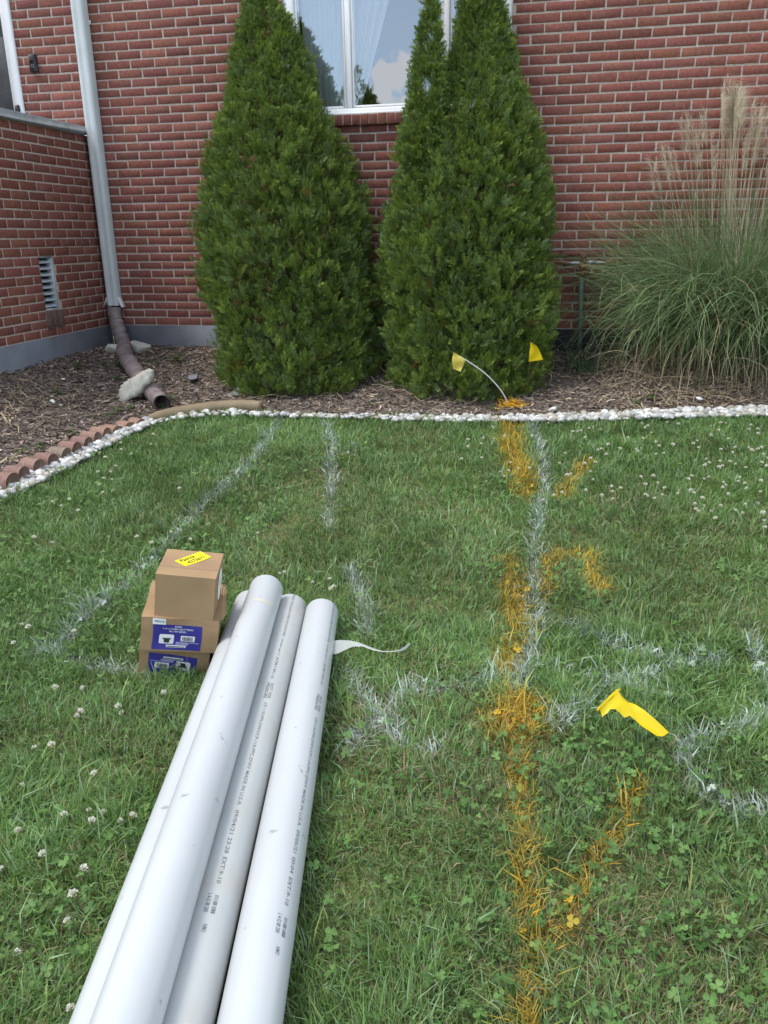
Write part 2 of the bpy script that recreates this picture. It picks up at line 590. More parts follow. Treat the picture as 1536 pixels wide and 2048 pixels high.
# planting bed: a slightly mounded sheet of mulch soil over the ground
xs = np.arange(-3.76, 2.7, .035); ys = np.arange(3.2, 6.44, .035)
Xg, Yg = np.meshgrid(xs, ys, indexing='ij')
ins = in_poly(np.stack([Xg.ravel(), Yg.ravel()], 1), lawn_poly).reshape(Xg.shape)
Zg = gz(Xg, Yg) - .006 + (noise(Xg, Yg, 7) - .5) * .035
Zg = np.where(ins, Zg - .06, Zg)
mb = MB(); mb.grid(np.stack([Xg, Yg, Zg], -1))
bed = mb.build('mulch_bed', M['bed'], smooth=True)
tag(bed, 'dark mulch bed along the house', 'ground', kind='structure')


def bz(X, Y):
    return gz(X, Y) - .006 + (noise(X, Y, 7) - .5) * .035


# ------------------------------------------------------------------ house
house = thing('brick_house', 'red brick house with white window, downspout and low brick porch', 'house', (-2.0, WY, .3))


def brick_rect(mb, mo, u0, u1, z0, z1, fn, jit=.0012, phase=0.0, holes=(), rows=None, dark=0.0):
    """bricks in running bond between u0..u1, z0..z1; fn(u, z, d) -> point, d = depth out of the wall"""
    r0 = int(round((z0 - Z0) / COURSE)); r1 = int(math.ceil((z1 - Z0) / COURSE))
    g = .0108 / 2
    for k in range(r0, r1):
        zr0 = Z0 + k * COURSE + g + random.gauss(0, .0008); zr1 = Z0 + (k + 1) * COURSE - g + random.gauss(0, .0008)
        off = phase + (0 if (35 - k) % 2 == 0 else .5 * BRICK) + random.gauss(0, .004)
        j0 = int(math.floor((u0 - off) / BRICK)) - 1; j1 = int(math.ceil((u1 - off) / BRICK)) + 1
        joints = {j: off + j * BRICK + random.gauss(0, .0022) for j in range(j0, j1 + 1)}
        for j in range(j0, j1):
            a = joints[j] + g * random.uniform(.8, 1.3); b = joints[j + 1] - g * random.uniform(.8, 1.3)
            spans = [(max(a, u0), min(b, u1))]
            for (h0, h1, hz0, hz1) in holes:
                if zr1 > hz0 + .01 and zr0 < hz1 - .01:
                    ns = []
                    for (p, q) in spans:
                        if q <= h0 or p >= h1: ns.append((p, q)); continue
                        if p < h0: ns.append((p, h0 - .002))
                        if q > h1: ns.append((h1 + .002, q))
                    spans = ns
            for (p, q) in spans:
                if q - p < .02: continue
                one_brick(mb, p, q, zr0, zr1, fn, jit)


def brick_color():
    t = random.random()
    if t < .14: base = np.array([.188, .070, .056])
    elif t < .26: base = np.array([.225, .088, .067])
    elif t < .31: base = np.array([.175, .068, .056])
    else: base = np.array([.208, .077, .060])
    return base * random.uniform(.90, 1.10) * np.array([1, random.uniform(.95, 1.06), random.uniform(.93, 1.08)])


def one_brick(mb, p, q, z0, z1, fn, jit=.0012, out=0.0, colr=None):
    c = (brick_color() if colr is None else colr) * (.82 + .36 * float(noise(p * 1.3 + 30, z0 * 1.3, 1, 2)))
    j = lambda s=1.0: random.gauss(0, jit * s)
    dz = abs(random.gauss(0, .0008))
    co = [(p + j(), z0 + j()), (q + j(), z0 + j()), (q + j(), z1 + j()), (p + j(), z1 + j())]
    ch = [random.uniform(.0012, .0026) * (2.6 if random.random() < .05 else 1) for _ in range(4)]
    sg = [(1, 1), (-1, 1), (-1, -1), (1, -1)]
    f = [(u + sx * h, z + sz * h, out + dz + abs(random.gauss(0, .0005))) for (u, z), (sx, sz), h in zip(co, sg, ch)]
    m_ = [(u, z, out + dz - .0013) for (u, z) in co]
    b = [(u, z, -.014) for (u, z) in co]
    V = np.array([fn(*v) for v in f + m_ + b])
    F = [[0, 1, 2, 3]]
    for i in range(4):
        k = (i + 1) % 4
        F.append([4 + i, 4 + k, k, i]); F.append([8 + i, 8 + k, 4 + k, 4 + i])
    mb.add(V, [np.array(F)], c)


def sheet_with_holes(mb, u0, u1, z0, z1, fn, d, holes):
    us = sorted({u0, u1, *[h[0] for h in holes], *[h[1] for h in holes]}); us = [u for u in us if u0 <= u <= u1]
    zs = sorted({z0, z1, *[h[2] for h in holes], *[h[3] for h in holes]}); zs = [z for z in zs if z0 <= z <= z1]
    for a, b in zip(us[:-1], us[1:]):
        for c_, e in zip(zs[:-1], zs[1:]):
            cu, cz = (a + b) / 2, (c_ + e) / 2
            if any(h[0] < cu < h[1] and h[2] < cz < h[3] for h in holes): continue
            mb.quad(fn(a, c_, d), fn(b, c_, d), fn(b, e, d), fn(a, e, d))


TOP = 4.3
main_fn = lambda u, z, d: (u, WY - d, z)
WIN = (-2.07, -.405, 2.156, 3.62)
ROWLOCK = (-2.16, -.315, 2.088, 2.160)
DOOR = (-5.25, -4.288, 2.145, 4.25)
mbk = MB()
brick_rect(mbk, None, -6.4, 3.4, Z0, TOP, main_fn, phase=XJ, holes=[WIN, (ROWLOCK[0], ROWLOCK[1], 2.088, 2.158), DOOR, (-7, WX - .005, 0, 2.10)])
# rowlock sill: bricks on edge standing 25 mm proud
n = int(round((ROWLOCK[1] - ROWLOCK[0]) / .0655))
for i in range(n):
    a = ROWLOCK[0] + (ROWLOCK[1] - ROWLOCK[0]) * i / n
    b = ROWLOCK[0] + (ROWLOCK[1] - ROWLOCK[0]) * (i + 1) / n
    one_brick(mbk, a + .004, b - .004, ROWLOCK[2] - .003, ROWLOCK[3] - .004, main_fn, out=.028 + random.gauss(0, .001))
wall = mbk.build('wall', M['brick'], house)
mm = MB()
mh = [WIN, DOOR, (-7, WX - .005, 0, 2.10)]
sheet_with_holes(mm, -6.4, 3.4, Z0 - .003, TOP, main_fn, -.0021, mh)
mm.quad(main_fn(ROWLOCK[0], ROWLOCK[2] + .002, .022), main_fn(ROWLOCK[1], ROWLOCK[2] + .002, .022), main_fn(ROWLOCK[1], ROWLOCK[3] - .002, .022), main_fn(ROWLOCK[0], ROWLOCK[3] - .002, .022))
mm.quad(main_fn(ROWLOCK[0], ROWLOCK[2] + .002, -.01), main_fn(ROWLOCK[1], ROWLOCK[2] + .002, -.01), main_fn(ROWLOCK[1], ROWLOCK[2] + .002, .022), main_fn(ROWLOCK[0], ROWLOCK[2] + .002, .022))
mm.quad(main_fn(ROWLOCK[0], ROWLOCK[3] - .002, -.03), main_fn(ROWLOCK[1], ROWLOCK[3] - .002, -.03), main_fn(ROWLOCK[1], ROWLOCK[3] - .002, .022), main_fn(ROWLOCK[0], ROWLOCK[3] - .002, .022))
for (a, b, c_, e) in (WIN, DOOR):     # reveals of the openings
    for p, q in (((a, c_), (a, e)), ((b, c_), (b, e)), ((a, e), (b, e)), ((a, c_), (b, c_))):
        mm.quad(main_fn(*p, -.0021), main_fn(*q, -.0021), main_fn(*q, -.16), main_fn(*p, -.16))
mortar = mm.build('mortar', M['mortar'], wall)

fm = MB()
fm.box((WX + .02, WY - .006, -.1), (3.4, WY + .2, Z0 - .002))
fnd = fm.build('foundation', M['foundation'], house)
fd = MB(); fd.box((-.12, WY - .010, .2), (3.3, WY - .0062, Z0 - .006)); fd.build('tarred_strip', M['tar'], fnd)  # added thin dark panel: shade low on the wall, painted as colour

# porch to the left: side wall facing right
PF = 4.25
wing_fn = lambda u, z, d: (WX + d, u, z)
VENT = (5.54, 5.725, .80, 1.19)
VSILL = (5.525, 5.74, .668, .80)
porch = MB()
brick_rect(porch, None, PF, WY - .012, Z0, 2.09, wing_fn, phase=.055, holes=[VENT, VSILL])
for i in range(3):
    a = VSILL[0] + (VSILL[1] - VSILL[0]) * i / 3; b = VSILL[0] + (VSILL[1] - VSILL[0]) * (i + 1) / 3
    one_brick(porch, a + .004, b - .004, VSILL[2] + .003, VSILL[3] - .002, wing_fn, out=.014, colr=np.array([.135, .085, .075]))
front_fn = lambda u, z, d: (u, PF - d, z)
brick_rect(porch, None, -6.4, WX - .012, Z0, 2.09, front_fn, phase=.1)
pw = porch.build('porch_wall', M['brick'], house)
pm_ = MB()
sheet_with_holes(pm_, PF + .0065, WY, Z0 - .003, 2.09, wing_fn, -.0021, [VENT])
sheet_with_holes(pm_, -6.4, WX - .0065, Z0 - .003, 2.09, front_fn, -.0021, [])
for p, q in (((VENT[0], VENT[2]), (VENT[0], VENT[3])), ((VENT[1], VENT[2]), (VENT[1], VENT[3])), ((VENT[0], VENT[3]), (VENT[1], VENT[3])), ((VENT[0], VENT[2]), (VENT[1], VENT[2]))):
    pm_.quad(wing_fn(*p, -.0021), wing_fn(*q, -.0021), wing_fn(*q, -.11), wing_fn(*p, -.11))
pm_.build('mortar', M['mortar'], pw)
sl = MB(); sl.box((-6.4, PF - .03, 2.094), (WX + .032, WY - .012, 2.150), bev=.006)
sl.build('porch_slab', M['slab'], house)
pf = MB(); pf.box((-6.4, PF - .004, -.2), (WX + .006, WY, Z0 - .002))
pf.build('porch_foundation', M['foundation'], house)

# louvred vent in the porch wall
vt = MB()
for y0, y1, z0, z1 in ((VENT[0], VENT[0] + .012, VENT[2], VENT[3]), (VENT[1] - .012, VENT[1], VENT[2], VENT[3]),
                       (VENT[0] + .012, VENT[1] - .012, VENT[3] - .012, VENT[3]), (VENT[0] + .012, VENT[1] - .012, VENT[2], VENT[2] + .012)):
    vt.box((WX - .085, y0 + .001, z0 + .001), (WX - .012, y1 - .001, z1 - .001))
vent = vt.build('vent', M['vent'], house)
lv = MB()
for i in range(8):
    z = VENT[2] + .02 + i * .0455
    P0 = np.array([[WX - .078, VENT[0] + .013, z + .040], [WX - .078, VENT[1] - .013, z + .040], [WX - .016, VENT[1] - .013, z + .004], [WX - .016, VENT[0] + .013, z + .004]])
    lv.add(np.concatenate([P0, P0 - [0, 0, .003]]), [np.array([[0, 1, 2, 3], [7, 6, 5, 4], [3, 2, 6, 7], [0, 4, 5, 1]])])
lv.build('louvre', M['vent'], vent)
vb = MB(); vb.quad(*[wing_fn(u, z, -.105) for u, z in ((VENT[0], VENT[2]), (VENT[1], VENT[2]), (VENT[1], VENT[3]), (VENT[0], VENT[3]))])
vb.build('cavity', M['void'], vent)

# window
wf = MB()
a, b, c_, e = WIN
for x0, x1, z0, z1, y0 in ((a, a + .075, c_, e, .012), (b - .075, b, c_, e, .012), (a + .075, b - .075, c_, c_ + .048, .012), (a + .075, b - .075, e - .07, e, .012),
                           (a + .0, b - .0, c_ - .0005, c_ + .022, -.012)):
    wf.box((x0 + .001, WY + y0, z0 + .001), (x1 - .001, WY + .11, z1 - .001), bev=.005)
wframe = wf.build('window', M['white'], house)
MU = [(-1.612, -1.580), (-.885, -.853)]
for x0, x1 in MU:
    ml = MB(); ml.box((x0 - .006, WY + .02, c_ + .045), (x1 + .006, WY + .10, e - .05), bev=.006)
    ml.build('mullion', M['white'], wframe)
pan = [(a + .075, MU[0][0] - .004), (MU[0][1] + .004, MU[1][0] - .004), (MU[1][1] + .004, b - .075)]
for x0, x1 in pan:
    sb = MB()
    z0, z1 = c_ + .048, e - .07
    w = .022
    for q in ((x0, x0 + w, z0, z1), (x1 - w, x1, z0, z1), (x0 + w, x1 - w, z0, z0 + w), (x0 + w, x1 - w, z1 - w, z1)):
        sb.box((q[0] + .001, WY + .034, q[2] + .001), (q[1] - .001, WY + .085, q[3] - .001), bev=.003)
    sash = sb.build('sash', M['white'], wframe)
    gl = MB(); gl.quad((x0 + w - .004, WY + .040, z0 + w - .004), (x1 - w + .004, WY + .040, z0 + w - .004), (x1 - w + .004, WY + .040, z1 - w + .004), (x0 + w - .004, WY + .040, z1 - w + .004))
    gl.build('glass', M['glass'], wframe)
# room behind
rm = MB()
x0, x1, y0, y1, z0, z1 = -3.2, .6, WY + .16, WY + 3.2, 1.5, 4.25
rm.quad((x0, y1, z0), (x1, y1, z0), (x1, y1, z1), (x0, y1, z1))
rm.quad((x0, y0, z0), (x0, y1, z0), (x0, y1, z1), (x0, y0, z1))
rm.quad((x1, y0, z0), (x1, y1, z0), (x1, y1, z1), (x1, y0, z1))
rm.quad((x0, y0, z0), (x1, y0, z0), (x1, y1, z0), (x0, y1, z0))
rm.quad((x0, y0, z1), (x1, y0, z1), (x1, y1, z1), (x0, y1, z1))
rm.build('room', M['room'], house)


def curtain(label, top, bot, n, amp, zt, zb, seed):
    """top, bot: (x0, x1) at the rod and at the hem"""
    r = np.random.default_rng(seed)
    u = np.linspace(0, 1, 70); v = np.linspace(0, 1, 24)
    U, Vv = np.meshgrid(u, v, indexing='ij')
    L = top[0] + (bot[0] - top[0]) * Vv ** 1.1; Rr = top[1] + (bot[1] - top[1]) * Vv ** 1.1
    X = L + (Rr - L) * U
    ph = U * n * 2 * np.pi + r.uniform(0, 6) + .6 * np.sin(Vv * 2 + 3 * U)
    Y = WY + .20 + amp * np.sin(ph) + amp * .5 * np.sin(ph * 2.3 + 1) + .01 * Vv
    Z = zt + (zb - zt) * Vv
    mbb = MB(); mbb.grid(np.stack([X, Y, Z], -1))
    o = mbb.build('curtain', M['curtain'], smooth=True, loc=((top[0] + top[1]) / 2, WY + .2, zt))
    tag(o, label, 'curtain', 'sheer curtains in the window')


curtain('sheer white curtain hanging straight in the narrow left pane', (-2.02, -1.66), (-1.96, -1.70), 7, .018, 3.6, 2.0, 3)
curtain('sheer curtain pulled aside to the left of the wide middle pane', (-1.72, -1.12), (-1.78, -1.60), 6, .022, 3.6, 2.05, 4)
curtain('sheer curtain pulled aside behind the right tree', (-1.16, -.44), (-.70, -.42), 7, .022, 3.6, 2.05, 5)

# door on the porch
a, b, c_, e = DOOR
db = MB()
db.box((b - .085, WY - .020, c_ + .006), (b - .002, WY + .09, e - .002), bev=.006)
db.box((a + .002, WY - .020, c_ + .006), (a + .085, WY + .09, e - .002), bev=.006)
db.box((a + .087, WY - .010, c_ + .006), (b - .087, WY + .05, c_ + .13), bev=.006)
door = db.build('door', M['white'], house)
g_ = MB(); g_.quad((a + .08, WY + .02, c_ + .12), (b - .08, WY + .02, c_ + .12), (b - .08, WY + .02, e), (a + .08, WY + .02, e)); g_.build('glass', M['door_glass'], door)
g_ = MB(); g_.box((a + .06, WY + .10, c_ + .01), (b - .06, WY + .14, e)); 
for k in range(3): g_.box((b - .26 - .03 * k, WY + .085, c_ + .3 + k * .5), (b - .14, WY + .10, c_ + .7 + k * .5), bev=.01)
g_.build('inner_panel', M['door_inside'], door)
lt = MB(); lt.box((b - .060, WY - .045, 2.255), (b - .022, WY - .020, 2.335), bev=.006); lt.box((b - .052, WY - .060, 2.225), (b - .034, WY - .022, 2.275), bev=.005)
lt.build('latch', M['black'], door)
bl = MB(); bl.box((-4.175, WY - .030, 2.560), (-4.112, WY + .002, 2.690), bev=.008)
bell = bl.build('doorbell', M['black'], house)
rg = MB(); tt = np.linspace(0, 2 * np.pi, 17)
rg.tube(np.stack([-4.143 + .011 * np.cos(tt), np.full(17, WY - .0315), 2.604 + .011 * np.sin(tt)], 1), .0016, 6, caps=False)
rg.build('button_ring', M['grey'], bell)
ln = MB(); ln.box((-4.163, WY - .034, 2.640), (-4.124, WY - .0305, 2.680), bev=.002); ln.build('lens_cover', M['darkprint'], bell)

# downspout
ds = MB()
x0, x1 = -3.718, -3.618
prof = [(x0, 0), (x0, -.07), (x0 + .012, -.078), (x0 + .030, -.078), (x0 + .036, -.0755), (x0 + .060, -.0755), (x0 + .066, -.078), (x1 - .012, -.078), (x1, -.070), (x1, 0)]
zs_ = np.linspace(.775, 4.3, 8)
P = np.array([[[px, WY - .012 + py, z] for (px, py) in prof] for z in zs_])
ds.grid(P)
dsp = ds.build('downspout', M['downspout'], house)
zc = .79
for s, xx in ((-1, x0), (1, x1)):
    fl = MB()
    P0 = np.array([[xx, WY - .085, zc + .05], [xx, WY - .02, zc + .05], [xx + s * .035, WY - .02, zc - .035], [xx + s * .035, WY - .095, zc - .03]])
    fl.add(np.concatenate([P0, P0 + [0, 0, .004]]), [np.array([[0, 1, 2, 3], [7, 6, 5, 4], [0, 3, 7, 4], [3, 2, 6, 7], [2, 1, 5, 6]])])
    fl.build('flap', M['white'], dsp)
st = MB(); st.box((x0 - .012, WY - .020, 2.86), (x1 + .012, WY - .006, 2.89)); st.build('bracket', M['downspout'], dsp)

# ------------------------------------------------------------------ drain pipe from the downspout
pts = [atY(228, 615, 6.35), atY(231, 640, 6.34), atY(238, 660, 6.31), atY(246, 684, 6.22)]
pts += [G(x, y, .05) for x, y in ((250, 712), (266, 736), (282, 760), (302, 782), (324, 806))]
pts = np.array(pts)
s = np.linspace(0, len(pts) - 1, 90)
path = np.stack([np.interp(s, np.arange(len(pts)), pts[:, i]) for i in range(3)], 1)
for _ in range(5): path[1:-1] = (path[:-2] + 2 * path[1:-1] + path[2:]) / 4
rad = .058 + .0035 * np.sin(np.arange(90) * .9) + .006 * (noise(np.arange(90), 3, .22) - .5)
rad[:9] = np.linspace(.062, .058, 9)
rad[26:30] *= .86; rad[44:48] *= .90; rad[62:65] *= .92
sq = [1 + .10 * np.sin(2 * np.arange(16) * 2 * np.pi / 16 + i * .05) + .03 * (noise(np.arange(16), i, .35) - .5) for i in range(90)]
dpo = thing('drain_pipe', 'crumpled dusty black drain pipe running from the downspout over the mulch', 'drain pipe', tuple(path[-1]))
mb = MB(); mb.tube(path, rad, 16, caps=False, squash=sq)
mb.tube(path[::-1][:30] + [0, 0, 0], (rad[::-1] * .93)[:30], 16, caps=False, squash=sq[::-1][:30])
mb.build('tube', M['drain'], dpo, smooth=True)
mb = MB()
for i in (6, 14, 22):
    mb.tube(path[i:i + 2], rad[i] + .004, 16, caps=True)
mb.build('collar', M['drain'], dpo)


# ------------------------------------------------------------------ rocks and scraps
def rock(name, label, cat, center, size, seed, material, rot=0.0, tilt=0.0, group=None):
    import bmesh
    r = np.random.default_rng(seed)
    bm = bmesh.new(); bmesh.ops.create_icosphere(bm, subdivisions=4, radius=1)
    V = np.array([v.co[:] for v in bm.verts]); F = np.array([[v.index for v in f.verts] for f in bm.faces]); bm.free()
    for _ in range(13):
        nrm = unit(r.normal(size=3)); d = r.uniform(.42, .70)
        h = V @ nrm
        V = V - np.where(h > d, h - d, 0)[:, None] * nrm * .92
    V = V * (1 + .10 * (noise(V[:, 0] * 3 + 5, V[:, 1] * 3 + V[:, 2] * 2, 1) - .5)[:, None])
    V = V * np.array(size)
    c, s_ = math.cos(tilt), math.sin(tilt)
    V = V @ np.array([[c, 0, -s_], [0, 1, 0], [s_, 0, c]])
    c, s_ = math.cos(rot), math.sin(rot)
    V = V @ np.array([[c, s_, 0], [-s_, c, 0], [0, 0, 1]])
    V = V + np.array(center)
    o = link_mesh(name, V, [F], material, None, None, True, center)
    tag(o, label, cat, group)
    return o


ro = np.array([(300, 1310), (400, 1215), (520, 1150), (620, 1085), (700, 1055), (765, 1080), (790, 1170), (770, 1260), (700, 1340), (645, 1430), (590, 1490), (500, 1525), (430, 1590), (340, 1610), (300, 1530), (285, 1420)], float)
rx_, ry2_ = 200 + ro[:, 0] / 8.53, 620 + ro[:, 1] / 8.53
gr = G(258, 803)
ring = atY(rx_, ry2_, gr[1] + 0.0)
ring[:, 1] += (ring[:, 2] - gr[2]) * .35           # leans back on the pipe
ss = np.linspace(0, 16, 64, endpoint=False); ringf = np.stack([np.interp(ss, np.arange(17), np.append(ring[:, i], ring[0, i])) for i in range(3)], 1)
rr_ = np.random.default_rng(5); rings0 = ringf.copy(); ringf = ringf + rr_.normal(0, .0030, ringf.shape)
cc_ = ringf.mean(0); rings = []
for f_, dy_ in ((.02, -.014), (.25, -.016), (.5, -.014), (.75, -.010), (.92, -.003), (1.0, .010), (1.02, .035), (.98, .07), (.86, .095), (.5, .105), (.02, .108)):
    w_r = max(0.0, (f_ - .7) / .3); rb_ = rings0 * (1 - w_r) + ringf * w_r; q_ = cc_ + (rb_ - cc_) * f_; q_[:, 1] += dy_ + .024 * (noise(q_[:, 0] * 16 + 7, q_[:, 2] * 16, 1, 3) - .5)
    q_[:, [0, 2]] += rr_.normal(0, .0018, (64, 2)) * (.5 < f_); rings.append(q_)
rings = np.array(rings); rings = np.concatenate([rings, rings[:, :1]], 1)
mb = MB(); mb.grid(rings[:, ::-1]); tag(mb.build('rock', M['rock'], loc=tuple(gr)), 'large pale slab of rock leaning against the drain pipe', 'rock')
g = G(282, 703); rock('rock', 'flat grey rock against the foundation right of the drain pipe', 'rock', (g[0], g[1] - .0, g[2] + .03), (.125, .09, .06), 12, M['rock'], .1, .15)
g = G(222, 705); rock('rock', 'mossy rock at the foot of the downspout, left of the drain pipe', 'rock', (g[0] + .03, g[1], g[2] + .035), (.10, .08, .065), 13, M['rock'], .2, -.3)
g = G(388, 756); rock('slate_scrap', 'narrow blue grey sliver of slate lying on the mulch', 'scrap', (g[0], g[1], g[2] + .012), (.045, .135, .010), 14, M['slate'], .35)
g = G(470, 790); rock('slate_scrap', 'grey scrap with white corner lying by the left tree', 'scrap', (g[0], g[1], g[2] + .012), (.06, .05, .014), 15, M['slate'], .7)
g = G(478, 785); rock('rock', 'small white stone on the grey scrap by the left tree', 'rock', (g[0], g[1], g[2] + .028), (.026, .022, .02), 16, M['paper'], .7)
for i, (x, y, s_, lb) in enumerate([(106, 806, .020, 'small white stone on the bare mulch, nearest the lower left'), (245, 712, .016, 'small white stone just right of the drain pipe elbow'),
                                    (127, 760, .014, 'small white stone on the dark mulch below the porch vent'), (1398, 801, .022, 'single white stone on the mulch in front of the ornamental grass'),
                                    (1105, 824, .030, 'flat white stone at the gravel edge between the yellow flags and the grass')]):
    g = G(x, y); rock('stone', lb, 'stone', (g[0], g[1], g[2] + s_ * .5), (s_ * 1.3, s_, s_ * .8), 30 + i, M['paper'], i)

# scalloped edging
EP = [(-38, 985), (7, 957), (30, 943), (63, 928), (91, 917), (115, 905), (138, 893), (161, 883), (181, 873), (199, 864), (222, 852), (250, 844), (274, 838)]
ordn = ['', 'first', 'second', 'third', 'fourth', 'fifth', 'sixth', 'seventh', 'eighth', 'ninth', 'tenth', 'eleventh', 'twelfth']
gE = G(np.array([p[0] for p in EP]), np.array([p[1] for p in EP]), .03)
for i in range(1, len(EP)):
    p = gE[i].copy(); p[2] = gz(p[0], p[1])
    d = gE[min(i + 1, len(EP) - 1)] - gE[i - 1]; d[2] = 0
    L = np.linalg.norm(d); d /= L; nrm = np.array([-d[1], d[0], 0])
    hw = L / (2 if i < len(EP) - 1 else 1) / 2 * .93; hw = min(hw, .075)
    tq = np.linspace(0, np.pi, 11)
    sink = .035 if i < 10 else .048
    pr = [(-hw, -.05)] + [(-hw * math.cos(t), .008 + (.058 if i < 10 else .046) * math.sin(t) ** .8) for t in tq] + [(hw, -.05)]
    pr = np.array(pr); kk = len(pr)
    tl = random.gauss(0, .1); th = .052
    def place(q, o): return p + d * q[0] + np.array([0, 0, 1]) * (q[1] - sink + .03) + nrm * (o + q[1] * tl)
    A = np.array([place(q, -th) for q in pr * [.93, 1]] + [place(q, -th + .008) for q in pr] + [place(q, th - .008) for q in pr] + [place(q, th) for q in pr * [.93, 1]])
    F4 = []
    for rr in range(3):
        for j in range(kk - 1): F4.append([rr * kk + j, rr * kk + j + 1, (rr + 1) * kk + j + 1, (rr + 1) * kk + j])
    cc = [np.array(q) for q in ((.22, .175, .14), (.24, .15, .125), (.22, .14, .12), (.26, .17, .14), (.22, .135, .115))][i % 5] if i < 9 else np.array([.27, .175, .13])
    mb = MB(); mb.add(A, [np.array(F4), np.arange(kk)[None], (3 * kk + np.arange(kk))[::-1][None]], cc)
    o = mb.build('edging_block', M['terracotta'], loc=tuple(p))
    tag(o, '%s scalloped red concrete edging block from the left end of the row' % ordn[i], 'edging block', 'scalloped edging blocks along the gravel')
# tan curved edging
pp = [(300, 836), (340, 826), (385, 818), (430, 812), (480, 809), (522, 811)]
gp = np.array([G(x, y, .02) for x, y in pp])
s = np.linspace(0, 5, 40)
path = np.stack([np.interp(s, np.arange(6), gp[:, i]) for i in range(3)], 1)
for _ in range(6): path[1:-1] = (path[:-2] + 2 * path[1:-1] + path[2:]) / 4
path[:, 2] = gz(path[:, 0], path[:, 1]) + .012
mb = MB(); mb.tube(path, np.interp(s, [0, .4, 4.6, 5], [.03, .042, .042, .036]), 14)
tag(mb.build('edging_log', M['edging'], smooth=True, loc=tuple(path[20])), 'smooth tan curved edging log between mulch and gravel', 'edging')

# ------------------------------------------------------------------ gas riser
gas = thing('gas_pipe', 'green gas riser with rusty top and pipes in front of the brick wall', 'pipe', tuple(atY(1160, 705, 6.30)))
yb = 6.30
mb = MB(); a = atY(1163, 552, yb); b = atY(1159, 712, yb); mb.tube([a, b - [0, 0, .05]], .0185, 14); mb.build('riser', M['greenpipe'], gas, smooth=True)
mb = MB(); t0 = atY(1166, 508, yb)
mb.tube([a, atY(1164, 547, yb)], .025, 8); mb.tube([atY(1164, 548, yb), atY(1166, 520, yb)], .016, 10); mb.tube([atY(1164, 537, yb), atY(1165, 529, yb)], .023, 6)
mb.build('fitting', M['rust'], gas)
mb = MB(); el = [atY(1166, 522, yb), atY(1167, 512, yb), atY(1160, 507, yb), atY(1140, 507, yb), atY(1100, 511, yb), atY(1060, 513, yb)]
mb.tube(el, [.024, .026, .024, .020, .020, .020], 12); mb.tube([atY(1138, 507, yb), atY(1120, 508.5, yb)], .025, 8); mb.build('elbow', M['redpipe'], gas, smooth=True)
mb = MB(); mb.tube([atY(1131, 527, yb - .02), atY(1160, 525, yb - .02)], .012, 8); mb.tube([atY(1174, 525, yb - .02), atY(1188, 524, yb - .02)], .012, 8); mb.tube([atY(1188, 525, yb - .02), atY(1218, 525, yb - .02)], .008, 8); mb.build('valve', M['galv'], gas)
mb = MB(); mb.tube([atY(1124, 524, yb - .02), atY(1133, 528, yb - .02)], .015, 8); mb.build('cap', M['rust'], gas); mb = MB(); mb.tube([atY(1214, 522, yb - .02), atY(1219, 528, yb - .02)], .015, 8); mb.build('cap', M['rust'], gas)


